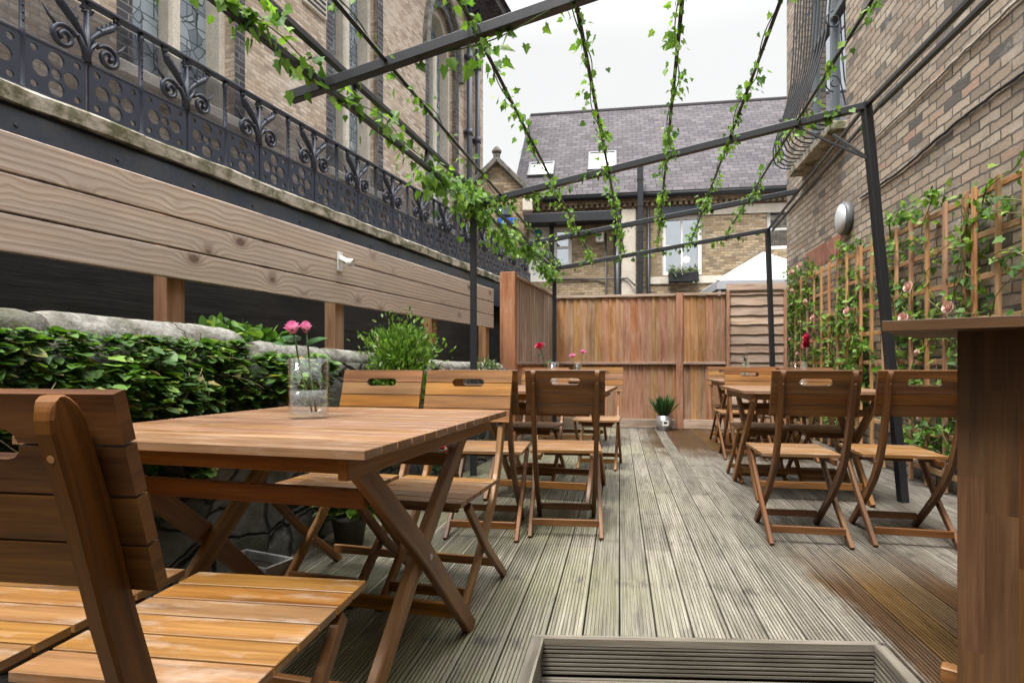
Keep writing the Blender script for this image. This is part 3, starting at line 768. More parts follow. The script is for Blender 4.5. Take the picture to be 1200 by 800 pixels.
def rose(base, head, r, matn, label, leaves=(), group=None, bud=1.0):
    base, head = Vector(base), Vector(head)
    t = thing('rose', label, 'flower', base, 0, group)
    h = head - base; mid = h * .5 + Vector((h.x * .15, 0, .01))
    b = B(); b.tube([(0, 0, 0), h*.25*.9 + mid*.05, mid, h*.8 + mid*.05, h], .0028, 6); b.done('stem', 'stem', t)
    b = B(); up = (h - mid).normalized(); bloom(b, h + up * r * .5, r, up, bud); b.done('bloom', matn, t)
    b = B()
    for k in range(5):
        a = k * 1.257; q = up.to_track_quat('Z', 'Y')
        b.leaf(h - up * r * .1, q @ Vector((math.cos(a), math.sin(a), .9)), q @ Vector((-math.cos(a), -math.sin(a), .6)), r * 1.0, 'oval')
    for (f, dx, dy, dz, s) in leaves:
        b.leaf(h * f, (dx, dy, dz), (0, -.3, 1), s, 'oval' if s < .05 else 'round')
    b.done('leaf', 'dark_leaf', t)
g = 'cut roses in the vases'
vx, vy = -.643, 1.89
rose((vx + .01, vy, TZ + .02), (vx - .045, vy - .01, 1.018), .026, 'rose_pink', 'left one of the two pink roses in the large near vase', [(.86, -.9, -.1, -.02, .075), (.9, -.5, .3, .3, .06)], g, .7)
rose((vx + .02, vy + .01, TZ + .02), (vx - .012, vy + .012, 1.022), .022, 'rose_pink', 'smaller right hand rose of the two in the large near vase', [(.88, .8, .1, .25, .065), (.84, .9, -.2, .1, .07)], g, .5)
rose((.30, 4.35, TZ + .02), (.205, 4.33, 1.035), .034, 'rose_red', 'deep pink rose leaning out of the vase behind the dark chair', [(.8, -.6, 0, .1, .05), (.6, .5, 0, .2, .05)], g)
rose((.775, 7.05, TZ + .02), (.715, 7.04, 1.005), .036, 'rose_pink', 'left rose of the far pair, pink against the back fence', [(.8, -.6, 0, .1, .05)], g)
rose((.785, 7.06, TZ + .02), (.835, 7.06, 1.05), .036, 'rose_pink', 'taller right rose of the far pair, pink against the back fence', [(.7, .6, 0, .1, .05)], g)
b = B(); c = Vector((2.585, 6.62, 0))
b.tube([c + Vector((0, 0, TZ + .02)), c + Vector((.01, 0, .9)), c + Vector((-.01, 0, 1.02))], .003, 5)
for k in range(16):
    b.leaf(c + Vector((0, 0, .93 + k * .007)), rvec(), (0, -.5, 1), rnd.uniform(.03, .055), 'oval')
tag(b.done('green_sprig', 'dark_leaf'), 'green sprig standing in the vase on the rear right table', 'plant')

# ------------------------------------------------------------------ bar counter
u1 = Vector((.75, -.66, 0)).normalized(); u2 = Vector((.66, .75, 0))
u2 = Vector((-u1.y, u1.x, 0))
Pc = Vector((.985, 1.592, 0))
t = thing('bar_counter', 'tall bar counter of glued hardwood staves with an overhanging top', 'counter', Pc, math.atan2(u1.y, u1.x))
b = B()
for k in range(7):
    for (xa, xb) in ((0, .62 - (k % 3) * .13), (.62 - (k % 3) * .13, 1.3)):
        b.box(((xa + xb)/2, .085*k + .0425, 1.036 - .014), (xb - xa - .0006, .0845, .028), 0, None, .001)
b.done('counter_top', 'counter', t)
b = B()
xs = .15; k = 0
while xs < 1.2:
    w = [.058, .068, .066, .06, .07, .062][k % 6]
    z = 0.0; cuts = [0.0] + sorted([.16 + (k * .37) % .5, .62 + (k * .23) % .3]) + [1.008]
    for a, c in zip(cuts[:-1], cuts[1:]):
        b.box((xs + w/2, .165, (a + c)/2), (w - .0002, .03 + rnd.uniform(0, .0006), c - a - .0002), 2, None, 0)
    xs += w; k += 1
b.done('front_panel', 'counter', t)
b = B()
for k in range(5): b.box((.165, .215 + k*.066, .504), (.03, .065, 1.007), 2, None, .001)
b.done('side_panel', 'counter', t)
b = B(); b.box((.185, .30, .022), (.17, .05, .044), 0, None, .003); b.done('foot', 'chair', t)

# ------------------------------------------------------------------ left: rubble wall, coping, ivy
LW = Vector((.3, 1, 0)).normalized(); LWO = Vector((-1.95, 0, 0)); LWN = Vector((LW.y, -LW.x, 0))
loc, rz = frame(LWO, LW)
t = thing('rubble_wall', 'low old rubble stone wall with a rounded coping beside the tables', 'wall', loc, rz)
s_at = lambda Y: Y * math.hypot(.3, 1)
def topz(s):
    Y = s / math.hypot(.3, 1)
    return 1.0 if Y < 2.62 else (.955 - .030 * (Y - 2.62) if Y < 5 else .88)
b = B()
n = 80; S0, S1 = -.6, s_at(6.35)
for side_y in (0,):
    prev = None
    for i in range(n + 1):
        s = S0 + (S1 - S0) * i / n
        col = []
        for j in range(13):
            z = -.05 + (topz(s) + .05) * j / 12
            y = .018 * math.sin(s * 9 + j * 2.1) * math.sin(j * 1.7 + s * 4) + rnd.uniform(-.012, .012)
            col.append((b.bm.verts.new((s, y, z)), (s, z)))
        top = (b.bm.verts.new((s, .40, topz(s))), (s, topz(s) + .4))
        col.append(top)
        if prev:
            for j in range(13):
                b.face([prev[j][0], col[j][0], col[j+1][0], prev[j+1][0]], [prev[j][1], col[j][1], col[j+1][1], prev[j+1][1]], True)
        prev = col
b.done('wall_face', 'rubble', t)

def coping(b, s0, s1, z0, z1, r, y=.09):
    n = max(12, int((s1 - s0)/.025)); m = 22; rings = []; sd = rnd.uniform(0, 50)
    for i in range(n + 1):
        f = i/n; x = s0 + (s1 - s0)*f; zc = z0 + (z1 - z0)*f; ring = []
        endr = .86 if i in (0, n) else (.95 if i in (1, n - 1) else 1.0)
        for k in range(m):
            a = 2*math.pi*k/m
            q = Vector((x*4 + sd, math.cos(a)*.9, math.sin(a)*.9))
            nz_ = mnoise.noise(q*1.3)*.05 + mnoise.noise(q*4.5)*.035 + mnoise.noise(q*13)*.025
            chip = max(0, mnoise.noise(q*2.2 + Vector((9, 3, 1))) - .45)*.3
            crack = -.07 if abs(math.sin(x*7.3 + sd + a*.35)) < .03 else 0
            rr = r*endr*(1 + nz_ - chip + crack)
            ring.append(b.bm.verts.new((x, y + math.cos(a)*rr, zc + math.sin(a)*rr*.92)))
        rings.append(ring)
    for i in range(n):
        for k in range(m): b.face([rings[i][k], rings[i][(k+1) % m], rings[i+1][(k+1) % m], rings[i+1][k]], None, True)
    b.face(rings[0][::-1]); b.face(rings[-1])
for (ya, yb, za, zb, r, mt) in ((-.5, 1.05, 1.01, 1.01, .085, 'coping_dark'), (1.06, 1.82, 1.01, 1.008, .088, 'coping_dark'), (1.83, 2.62, 1.008, .995, .092, 'coping'), (2.74, 3.25, .965, .945, .075, 'coping'), (3.26, 3.95, .945, .92, .075, 'coping'), (3.96, 4.9, .92, .885, .072, 'coping'), (4.91, 6.3, .885, .87, .07, 'coping')):
    b = B(); coping(b, s_at(ya), s_at(yb), za, zb, r); b.done('coping', mt, t, recalc=True)

# ivy over the wall
b = B()
def wall_pt(Y, z, out): return LWO + LW * s_at(Y) + LWN * out + Vector((0, 0, z))
for i in range(12000):
    Y = rnd.uniform(.75, 3.0)
    edge = .58 + .07 * math.sin(Y * 5) + .05 * math.sin(Y * 13)
    z = edge + (1.02 - edge) * rnd.random() ** .8
    if Y > 2.55 and z > .97: continue
    bulge = .04 + .13 * math.sin(max(0, min(1, (z - edge) / (1.03 - edge))) * math.pi) * (.8 + .4 * math.sin(Y * 7))
    cl_ = mnoise.noise(Vector((Y*8, z*9, 0))) + .6*mnoise.noise(Vector((Y*19, z*21, 4)))
    if cl_ < -.28 and rnd.random() < .75: continue
    out = bulge * rnd.uniform(.2, 1.0) + max(0, cl_)*.07
    d = LWN * rnd.uniform(.5, 1) + LW * rnd.gauss(0, .7) + Vector((0, 0, rnd.uniform(-.45, .15)))
    nr = LWN * .15 + Vector((0, 0, 1)) + rvec(.28)
    b.leaf(wall_pt(Y, z, out), d, nr, rnd.choice((.015, .019, .024, .030, .038, .050)) * rnd.uniform(.85, 1.15), 'round' if rnd.random() < .7 else 'ivy')
for i in range(430):
    Y = rnd.uniform(2.5, 3.05); z = rnd.uniform(.95, 1.12) - .1 * abs(Y - 2.8); out = rnd.uniform(-.35, -.1)
    b.leaf(wall_pt(Y, z, out), rvec() + Vector((0, 0, .4)), rvec(.4) + Vector((0, 0, 1)), rnd.uniform(.03, .06), 'round')
tag(b.done('ivy', 'ground_ivy'), 'round leaved ivy spilling over the rubble wall below the coping', 'ivy', kind='stuff')
b = B()
for i in range(34):
    Y = rnd.uniform(.9, 2.5); z = rnd.uniform(.75, 1.03)
    p = wall_pt(Y, z, .14); q = p + LW * rnd.uniform(-.2, .2) + Vector((0, 0, rnd.uniform(-.18, .1))) + LWN * .03
    m_ = (p + q)/2 + rvec(.02) + LWN * .035
    b.tube([p*(1-f)*(1-f) + m_*2*f*(1-f) + q*f*f + rvec(.002) for f in (0, .17, .33, .5, .67, .83, 1)], .0015, 4)
tag(b.done('dry_stems', 'vine'), 'thin pale dry stems tangled in the wall ivy', 'ivy', kind='stuff')

def shrub(name, label, c, rx, ry, rz_, n, size, mat, kind='oval', stems=10, cat='shrub', up=.5):
    c = Vector(c); t = thing(name, label, cat, c)
    b = B()
    for k in range(stems):
        a = rnd.uniform(0, 6.28); r = rnd.uniform(.3, .9)
        b.tube([(0, 0, 0), (math.cos(a)*rx*r*.4, math.sin(a)*ry*r*.4, rz_*.6), (math.cos(a)*rx*r, math.sin(a)*ry*r, rz_*rnd.uniform(1.1, 1.9))], .004, 4)
    b.done('stem', 'vine', t)
    b = B()
    cl = [(Vector((rnd.gauss(0, .42)*rx, rnd.gauss(0, .42)*ry, rz_*(1 + rnd.uniform(-.7, .85)))), rnd.uniform(.18, .4)) for _ in range(max(6, n // 60))]
    for i in range(n):
        cc, r = rnd.choice(cl)
        p = cc + Vector((rnd.gauss(0, r*rx), rnd.gauss(0, r*ry), rnd.gauss(0, r*rz_*.7)))
        if p.z < 0: p.z = abs(p.z)
        d = p - Vector((0, 0, rz_*.5)); d.normalize()
        b.leaf(p, d + rvec(.4) + Vector((0, 0, rnd.uniform(-.3, up))), rvec(.5) + Vector((0, 0, 1)), size * rnd.uniform(.6, 1.3), kind)
    b.done('foliage', mat, t)
    return t
shrub('shrub', 'bushy feathery light green shrub behind the far chairs of the vase table', wall_pt(3.75, .60, .13), .20, .19, .27, 5200, .036, 'shrub')
shrub('trailing_plant', 'small grey green plant with pink buds by the black post', wall_pt(5.6, .84, .03), .16, .12, .06, 160, .05, 'grey_leaf', cat='plant')
# pots at the foot of the wall
def potplant(label, x, y, r, h, fl, leafm, n=140, size=.06, spread=.13, kind='oval'):
    t = thing('potted_plant', label, 'pot plant', (x, y, 0))
    b = B(); b.lathe([(r*.75, 0), (r, h), (r*1.06, h), (r*1.06, h*.9 + .012), (r*.9, h*.93), (.0001, h*.93)], 18); b.done('pot', 'terracotta', t)
    b = B()
    for i in range(n):
        a = rnd.uniform(0, 6.28); e = rnd.random() ** .5
        p = Vector((math.cos(a)*spread*e*.7, math.sin(a)*spread*e*.7, h + rnd.uniform(.0, .15)))
        b.leaf(p, Vector((math.cos(a), math.sin(a), rnd.uniform(-.2, .8))), (0, 0, 1), size*rnd.uniform(.6, 1.3), kind)
    b.done('foliage', leafm, t)
    for i in range(fl):
        a = rnd.uniform(0, 6.28); b = B(); bloom(b, (math.cos(a)*spread*.7, math.sin(a)*spread*.7 - .03, h + .13 + rnd.uniform(0, .06)), .024); b.done('flower', 'rose_red', t)
potplant('pot plant with magenta flowers at the foot of the rubble wall', -.50, 4.28, .09, .13, 6, 'dark_leaf')
potplant('bright green fern in a pot seen under the near table', -.83, 3.05, .09, .14, 0, 'shrub', 160, .10, .14, 'oval')
t = thing('white_planter', 'empty white rectangular planter on the deck under the near table', 'planter', (-1.06, 2.47, 0), -R(25))
b = B()
for (c, s_) in (((0, -.07, .06), (.28, .012, .12)), ((0, .07, .06), (.28, .012, .12)), ((-.134, 0, .06), (.012, .128, .12)), ((.134, 0, .06), (.012, .128, .12)), ((0, 0, .008), (.256, .128, .012))): b.box(c, s_, 0, None, .002)
b.done('box', 'grey_plastic', t)
b = B(); b.box((0, 0, .05), (.254, .126, .07)); b.done('soil', 'soil', t)

# ------------------------------------------------------------------ left: timber screen, black wall, beam, ledge, railing
loc, rz = frame((-2.58, 0), (.357, 1)); k1 = math.hypot(.357, 1)
t = thing('timber_screen', 'raised screen of three wide knotty pine boards on short posts', 'fence', loc, rz)
S1b = 6.62 * k1
for k, (z0, z1) in enumerate(((1.324, 1.458), (1.467, 1.602), (1.611, 1.752))):
    b = B(); b.box((S1b/2 - .4, 0, (z0 + z1)/2), (S1b + .8, .03, z1 - z0), 0, None, .003, off=False); b.done('board', 'pine', t)
for Y, zb in ((1.0, .2), (2.82, .2), (4.02, .2), (5.33, 1.10), (6.52, .2)):
    b = B(); b.box((Y * k1, .060, (zb + 1.70)/2), (.10, .085, 1.70 - zb), 2, None, .003); b.done('post', 'post_orange', t)
# white bracket on the boards
Yb = 2.58 / (.357 - (395 - 600) / F)
t = thing('white_bracket', 'small white plastic hook plate screwed to the pine boards', 'bracket', (-2.58 + .357*Yb, Yb, 0), rz)
b = B(); b.box((0, -.021, 1.60), (.055, .010, .125), 2, None, .003); b.done('plate', 'white', t)
b = B(); b.sweep([(0, -.026, 1.63), (0, -.055, 1.615), (0, -.085, 1.60), (0, -.10, 1.575)], .026, .03); b.tube([(0, -.085, 1.597), (0, -.125, 1.587)], .024, 12); b.done('hook', 'white', t)

loc, rz = frame((-2.75, 0), (.35, 1)); k2 = math.hypot(.35, 1)
b = B(); b.box((4.2, .16, .95), (11.6, .04, 1.94), off=False)
o = b.done('black_wall', 'black_wall', loc=loc, rotz=rz); tag(o, 'black painted wall behind and below the pine boards', 'wall')
t = thing('steel_beam', 'riveted dark blue steel beam under the stone ledge', 'beam', loc, rz)
b = B(); b.box((4.2, .045, 1.79), (11.6, .05, .30), 0, None, .003); b.box((4.2, .05, 1.930), (11.6, .06, .02), 0, None, .002); b.done('web', 'beam', t)
b = B()
for k in range(22):
    for dz in (1.80, 1.86): b.lathe([(.012, 0), (.010, .006), (.0001, .009)], 8, (0, 0, 0)) if False else b.tube([(.8 + k*.42, .022, dz), (.8 + k*.42, .012, dz)], [.011, .006], 8)
b.done('rivet', 'beam', t)
t = thing('stone_ledge', 'long mossy stone ledge carrying the iron railing', 'ledge', loc, rz)
s = -.5
while s < 9.6:
    Ls = rnd.uniform(.9, 1.5)
    b = B(); nseg = 10; prev = None
    for i in range(nseg + 1):
        x = s + (Ls - .008) * i / nseg; w = rnd.uniform(-.008, .008); zb = 1.944 + rnd.uniform(-.004, .004); zt = 2.02 + rnd.uniform(-.004, .003)
        ring = [b.bm.verts.new((x, w, zb)), b.bm.verts.new((x, w - .002, zt - .012 + rnd.uniform(-.004, .004))), b.bm.verts.new((x, w + .012, zt)), b.bm.verts.new((x, .34, zt)), b.bm.verts.new((x, .34, zb))]
        if prev:
            for q in range(5): b.face([prev[q], ring[q], ring[(q+1) % 5], prev[(q+1) % 5]], None, False)
        else: b.face(ring)
        prev = ring
    b.face(prev[::-1]); b.done('slab', 'ledge', t, recalc=True)
    s += Ls
b = B(); quadslab(b, [(-1, .345), (10.5, .345), (10.5, 3.6), (-1, 3.6)], 1.7, 2.0)
tag(b.done('terrace', 'terrace', loc=loc, rotz=rz), 'raised terrace between railing and church', kind='structure')

# railing
t = thing('iron_railing', 'ornate cast iron railing of pierced panels and scrollwork on the stone ledge', 'railing', loc, rz)
RY = .10                   # offset behind the ledge front
bay = .5 * k2; z0, zm, z1 = 2.05, 2.275, 2.545
def circ(cx, cz, r, n=16, sx=1): return [(cx + r*sx*math.cos(2*math.pi*i/n), cz + r*math.sin(2*math.pi*i/n)) for i in range(n)]
def lattice_mesh():
    b = B(); w = bay/2 - .012; h = zm - z0 - .012; u = w / .25
    hs_ = [circ(0, h/2, .022), circ(-.062, h/2, .034), circ(.062, h/2, .034), circ(0, h/2 + .062, .034), circ(0, h/2 - .062, .034)]
    for sx in (-1, 1):
        for sz in (-1, 1): hs_.append(circ(sx*.088, h/2 + sz*.075, .0155, 12))
    b.plate(rounded_rect(-w/2, 0, w/2, h, .004, 1), hs_, .012)
    return b
def scroll_mesh():
    b = B()
    H0 = 0
    b.tube([(0, 0, 0), (0, 0, .06), (0, 0, .20)], [.016, .012, .009], 8)
    for k in range(8):
        a = k*math.pi/4; b.tube([(0, 0, .215), (math.cos(a)*.024, -.002, .215 + math.sin(a)*.024)], [.006, .007], 6)
    for sg in (-1, 1):
        # spiral volute
        pts = []; 
        for i in range(26):
            f = i/25; a = R(200 + 560*f); r = .046*(1 - f*.80)
            pts.append((sg*(.085 + r*math.cos(a)*-1), 0, .062 + r*math.sin(a)*1.0))
        lead = [(0, 0, .02), (sg*.012, 0, .06), (sg*.035, 0, .095)]
        pts2 = lead + [(sg*(.085 - .046*math.cos(R(120 - 30*i))), 0, .062 + .046*math.sin(R(120 - 30*i))) for i in range(0)]
        sp_ = []
        for i in range(24):
            f = i/23; a = R(150 - 560*f); r = .050*(1 - f*.78)
            sp_.append((sg*(.088 + r*math.cos(a)), 0, .060 + r*math.sin(a)))
        b.tube(lead + sp_, [.012, .011, .010] + [.0095]*20 + [.011]*4, 6)
        b.tube([sp_[4], (sg*.14, 0, .115), (sg*.165, 0, .15)], [.006, .005, .003], 6)
        # leaf arm
        arm = [(0, 0, .05), (sg*.02, 0, .11), (sg*.055, 0, .15), (sg*.10, 0, .19), (sg*.135, 0, .245)]
        b.tube(arm, [.011, .010, .015, .016, .003], 6)
        for i, (x, z) in enumerate(((.05, .15), (.07, .165), (.088, .182), (.105, .2), (.118, .222))):
            b.tube([(sg*x, -.004, z), (sg*(x + .018), -.004, z + .002)], [.010, .004], 6)
            b.tube([(sg*x, -.004, z), (sg*(x - .010), -.004, z + .016)], [.010, .004], 6)
    for v in b.bm.verts: v.co = Vector((v.co.x*1.13, v.co.y*1.5, v.co.z*1.12))
    return b
lm = lattice_mesh().done('lattice_panel', 'iron', t); sm = scroll_mesh().done('scrollwork', 'iron', t)
first = True
s0 = 1.406 * k2
for k in range(-1, 15):
    sb = s0 + k*bay
    for q in (0, 1):
        o = lm if (first and q == 0) else lm.copy()
        if o is not lm: COL.objects.link(o)
        o.location = (sb + bay*(.25 + .5*q), RY - .006, z0 + .006)
    o = sm if first else sm.copy()
    if o is not sm: COL.objects.link(o)
    o.location = (sb + bay/2, RY, zm)
    first = False
    b = B(); b.tube([(sb, RY, 2.015), (sb, RY, z0 + .01), (sb, RY, z0 + .02), (sb, RY, zm - .015), (sb, RY, zm), (sb, RY, zm + .02), (sb, RY, z1 - .05), (sb, RY, z1 - .03), (sb, RY, z1)], [.02, .014, .011, .011, .017, .010, .010, .016, .012], 8)
    for q in range(6): b.tube([(sb, RY - .008, zm + .05 + q*.03), (sb, RY - .016, zm + .05 + q*.03)], [.006, .003], 6)
    b.done('post', 'iron', t)
def acrylic():
    t = NT('dusty_acrylic')
    tr = t.n('BsdfTransparent', {'Color': (.66, .67, .70, 1)}); df = t.n('BsdfDiffuse', {'Color': (.20, .20, .21, 1)})
    gl = t.n('BsdfGlossy', {'Color': (.8, .85, .9, 1), 'Roughness': .15})
    d = t.noise(t.obj(), 2.5, 5, .6)
    mx = t.n('MixShader', {0: t.ramp(d, [(.35, .10), (.7, .24)]), 1: tr.outputs[0], 2: df.outputs[0]})
    m2 = t.n('MixShader', {0: .05, 1: mx.outputs[0], 2: gl.outputs[0]})
    t.t.links.new(m2.outputs[0], t.out.inputs[0]); return t.m
b = B(); b.box((s0 + 7*bay, RY + .05, (z0 + z1)/2), (16*bay, .006, z1 - z0 + .02)); b.done('backing_screen', acrylic(), t)
Sa, Sb = s0 - bay, s0 + bay*15
b = B(); b.box(((Sa + Sb)/2, RY, z1 + .008), (Sb - Sa, .045, .016), 0, None, .003); b.done('handrail', 'iron', t)
for z in (zm, z0):
    b = B(); b.box(((Sa + Sb)/2, RY, z), (Sb - Sa, .018, .012), 0, None, .002); b.done('rail', 'iron', t)

# ------------------------------------------------------------------ church
CD = .34; CO = 6.0; k3 = math.hypot(CD, 1)
loc, rz = frame((-CO, 0), (CD, 1))
def cs(px): return CO / (CD - (px - 600)/F) * k3
t = thing('church', 'tall brick church with pointed leaded windows above the iron railing', 'church', loc, rz)
def arch(x0, x1, zb, zs, za, inset=0, n=8):
    x0 += inset; x1 -= inset; zb += inset; za -= inset*1.3
    xm = (x0 + x1)/2; pts = [(x0, zb), (x1, zb), (x1, zs)]
    for i in range(1, n): 
        f = i/n; pts.append((x1 - (x1 - xm)*(1 - math.cos(f*math.pi/2))**1.0, zs + (za - zs)*math.sin(f*math.pi/2)**.9))
    pts.append((xm, za))
    for i in range(n-1, 0, -1):
        f = i/n; pts.append((x0 + (xm - x0)*(1 - math.cos(f*math.pi/2))**1.0, zs + (za - zs)*math.sin(f*math.pi/2)**.9))
    pts.append((x0, zs))
    return pts
CH = cs(566)
wins = [(cs(155), cs(275), 3.95, 7.3, 8.7), (cs(390), cs(443), 3.95, 7.3, 8.7), (cs(503), cs(534), 3.95, 7.5, 8.75), (cs(155) - 4.3, cs(275) - 4.3, 3.95, 7.3, 8.7)]
b = B(); b.plate([(0, 1.9), (CH, 1.9), (CH, 10.0), (0, 10.0)], [arch(*w)[::-1] for w in wins], .5); b.done('wall', 'brick_church', t)
b = B(); b.box((CH - .25, 3.5, 5.95), (.5, 6, 8.1), off=False); b.done('wall', 'brick_church', t)
for w in wins:
    x0, x1, zb, zs, za = w
    b = B(); b.plate(arch(x0 - .17, x1 + .17, zb - .1, zs, za + .28), [arch(*w)[::-1]], .10, None, -.004); b.done('brick_surround', 'brick_blue', t)
    b = B(); b.plate(arch(x0, x1, zb, zs, za, .002), [arch(x0, x1, zb, zs, za, .10)[::-1]], .30, None, .15); fr = b.done('window_frame', 'stone', t)
    b = B(); xm = (x0 + x1)/2; b.box((xm, .30, (zb + za)/2 - .35), (.16, .24, za - zb - .9), 2, None, .03); b.done('mullion', 'stone', fr)
    b = B(); b.plate(arch(x0, x1, zb, zs, za, .09), (), .02, None, .36); b.done('leaded_light', 'leaded', fr)
    b = B(); b.box(((x0 + x1)/2, .0, zb - .08), (x1 - x0 + .5, .30, .16), 0, None, .03); b.done('sill', 'stone', t)
b = B(); hp = arch(wins[2][0] - .22, wins[2][1] + .22, 7.2, 7.5, 9.08)[1:]
b.sweep([(x, -.05, z) for x, z in hp[1:]], .14, .14, side=(0, 1, 0)); b.done('hood_mould', 'coping', t)
sv = cs(480); b = B(); b.box((sv, -.02, 10.0 - 1.0), (.55, .06, 1.1), 2, None, .02); b.done('stone_panel', 'stone', t)
sv = cs(368); b = B(); b.box((sv, -.02, 6.45), (.55, .05, .55), 2, None, .02); v = b.done('vent', 'stone', t)
b = B()
for q in range(6): b.box((sv, -.05, 6.25 + q*.08), (.44, .012, .03), 0)
b.done('vent_slat', 'brick_blue', v)
for px in (545, 555):
    sx = cs(px); b = B(); b.tube([(sx, -.11, 2.0), (sx, -.11, 9.9)], .065, 12)
    for z in (2.8, 4.6, 6.4, 8.2): b.tube([(sx, -.11, z), (sx, -.11, z + .14)], .085, 12); b.box((sx, -.05, z + .07), (.24, .10, .03))
    b.done('downpipe', 'beam', t)
b = B(); b.plate([(-.6, 10.02), (-.6, 9.80), (-.30, 9.80), (0.0, 9.55), (.02, 10.02)], (), CH + .45, Matrix.Rotation(R(90), 4, 'Z') @ Matrix.Scale(-1, 4, (0, 1, 0)), 0); b.done('eaves', 'slate', t, recalc=True)
b = B(); b.plate([(-.7, 10.03), (4.5, 14.5), (4.5, 14.3), (-.5, 10.03)], (), CH + .6, Matrix.Rotation(R(90), 4, 'Z') @ Matrix.Scale(-1, 4, (0, 1, 0)), 0); b.done('roof', 'slate', t, recalc=True)

# ------------------------------------------------------------------ pergola
PL = lambda Y: Vector((-.32 + .273*(Y - 4.97), Y, 2.25))
PR = lambda Y: Vector((2.37 + .25*(Y - 4.0), Y, 2.65)) if Y >= 4 else Vector((2.37 + .168*(Y - 4.0), Y, 2.65))
t = thing('pergola', 'black metal pergola frame spanning the yard with sloping cross beams', 'pergola')
beams = [(2.856, 1.9), (4.97, 4.0), (6.65, 5.97), (8.3, 7.7)]
for i, (yl, yr) in enumerate(beams):
    a, c = PL(yl), PR(yr)
    if i == 0: c = Vector((1.84, 1.9, 2.65))
    ext = (a - c).normalized() * (.20 if i < 2 else .05)
    b = B(); b.bar(a + ext, c, .05, .05, side=Vector((a - c)).cross(Vector((0, 0, 1))), bevel=.004); b.done('cross_beam', 'black_metal', t)
for (p0, p1) in ((PL(4.97) + Vector((0, 0, -4.97*0 - 2.25)), PL(4.97)), (PL(8.3) + Vector((.0, 0, -2.25)), PL(8.3)), (Vector((2.62, 4.0, 0)), PR(4.0)), (Vector((3.39, 7.7, 0)), PR(7.7)), (Vector((2.10, 1.9, 0)), Vector((1.84, 1.9, 2.65)))):
    b = B(); b.bar(p0, p1 + Vector((0, 0, .025)), .055, .055, side=(1, 0, 0), bevel=.004); b.done('post', 'black_metal', t)
for dz, dxx in ((0, 0), (.17, .03)):
    b = B(); p0, p1 = PL(.2), PL(8.3); off_ = Vector((dxx, 0, dz - (.0 if dz == 0 else .0)))
    b.bar(p0 + off_ * 1.0, p1 + (off_ if dz == 0 else off_*.3), .032, .032, side=(1, 0, 0), bevel=.003); b.done('eave_rail', 'black_metal', t)
    b = B(); p0, p1 = Vector((2.37 + .168*(-3.6), .4, 2.65)), PR(4.0)
    o2 = Vector((.09, 0, .0)) if dz else Vector((0, 0, 0))
    b.bar(p0 + o2, p1 + o2, .030, .030, side=(1, 0, 0), bevel=.003); b.bar(p1 + o2, PR(7.7) + o2*.7, .022, .022, side=(1, 0, 0), bevel=.002); b.done('eave_rail', 'black_metal', t)
for Y in (1.5, 2.2, 3.1, 4.0):
    b = B(); b.bar(PL(Y), PL(Y) + Vector((.02, 0, .165)), .018, .018, side=(0, 1, 0)); b.done('strut', 'black_metal', t)
for d_ in (Vector((-.5, .18, -.02)), Vector((.05, .5, 0))):
    b = B(); b.bar(PR(4.0) + d_, PR(4.0) + Vector((.03, 0, -.36)), .014, .014, side=(0, 1, .1)); b.done('brace', 'black_metal', t)
raf = []
A2, C2 = PL(4.97), PR(4.0)
RD = Vector((.224, 1, 0))
for k in range(6):
    f = .085 + .154*k
    p = A2 + (C2 - A2)*f + Vector((0, 0, .03))
    A3, C3 = PL(8.3), PR(7.7)
    # reach the last beam
    yend = (A3 + (C3 - A3)*f).y
    q0 = p + RD*(-.9 - p.y + .0) ; q1 = p + RD*(yend - p.y + .05)
    raf.append((q0, q1))
    b = B(); b.tube([q0, (q0 + q1)/2 + Vector((0, 0, -.012)), q1], .0095, 8); b.done('rafter', 'black_metal', t)

# ivy garlands
def garland(name, label, p0, p1, dens, size, r0=.05, group='artificial ivy garlands on the pergola', clump=True, sag=0.03, s0=None):
    p0, p1 = Vector(p0), Vector(p1); d = (p1 - p0); Ln = d.length; d.normalize()
    x = d.cross(Vector((0, 0, 1))).normalized(); y = x.cross(d)
    t = thing(name, label, 'garland', p0, 0, group)
    ph = rnd.uniform(0, 6); fr = rnd.uniform(5, 7)
    def vine(s): return d*s + (x*math.cos(s*fr + ph) + y*math.sin(s*fr + ph))*.022 - Vector((0, 0, 1))*sag*(.5 + .5*math.sin(s*2.1 + ph))
    b = B(); n = int(Ln*14); b.tube([vine(Ln*i/n) for i in range(n + 1)], .003, 5); b.done('vine', 'stem', t)
    b = B(); N = int(Ln*dens); i = 0
    cents = [rnd.uniform(0, Ln) for _ in range(int(Ln*3.0))]
    while i < N:
        if clump and rnd.random() < .5: s = rnd.choice(cents) + rnd.gauss(0, .06)
        else: s = rnd.uniform(0, Ln)
        if not 0 < s < Ln: i += 1; continue
        a = rnd.uniform(0, 6.28); o = abs(rnd.gauss(0, r0)) + .01
        p = vine(s) + (x*math.cos(a) + y*math.sin(a))*o + Vector((0, 0, -abs(rnd.gauss(0, r0*.6))))
        dd = (x*math.cos(a) + y*math.sin(a))*.6 + Vector((0, 0, -.9)) + rvec(.45)
        b.leaf(p, dd, rvec(.7) + Vector((0, -.5, .6)), size*rnd.uniform(.65, 1.25), 'ivy'); i += 1
    b.done('foliage', 'ivy', t)
names = ['sparse ivy garland on the leftmost thin rafter, crossing the church windows', 'ivy garland on the rafter crossing the left end of the slate roof', 'ivy garland on the rafter that passes above the right hand skylight', 'ivy garland on the rafter hanging in front of the tall back window', 'ivy garland on the rafter leading to the white tent', 'thin ivy garland on the rafter beside the right brick wall']
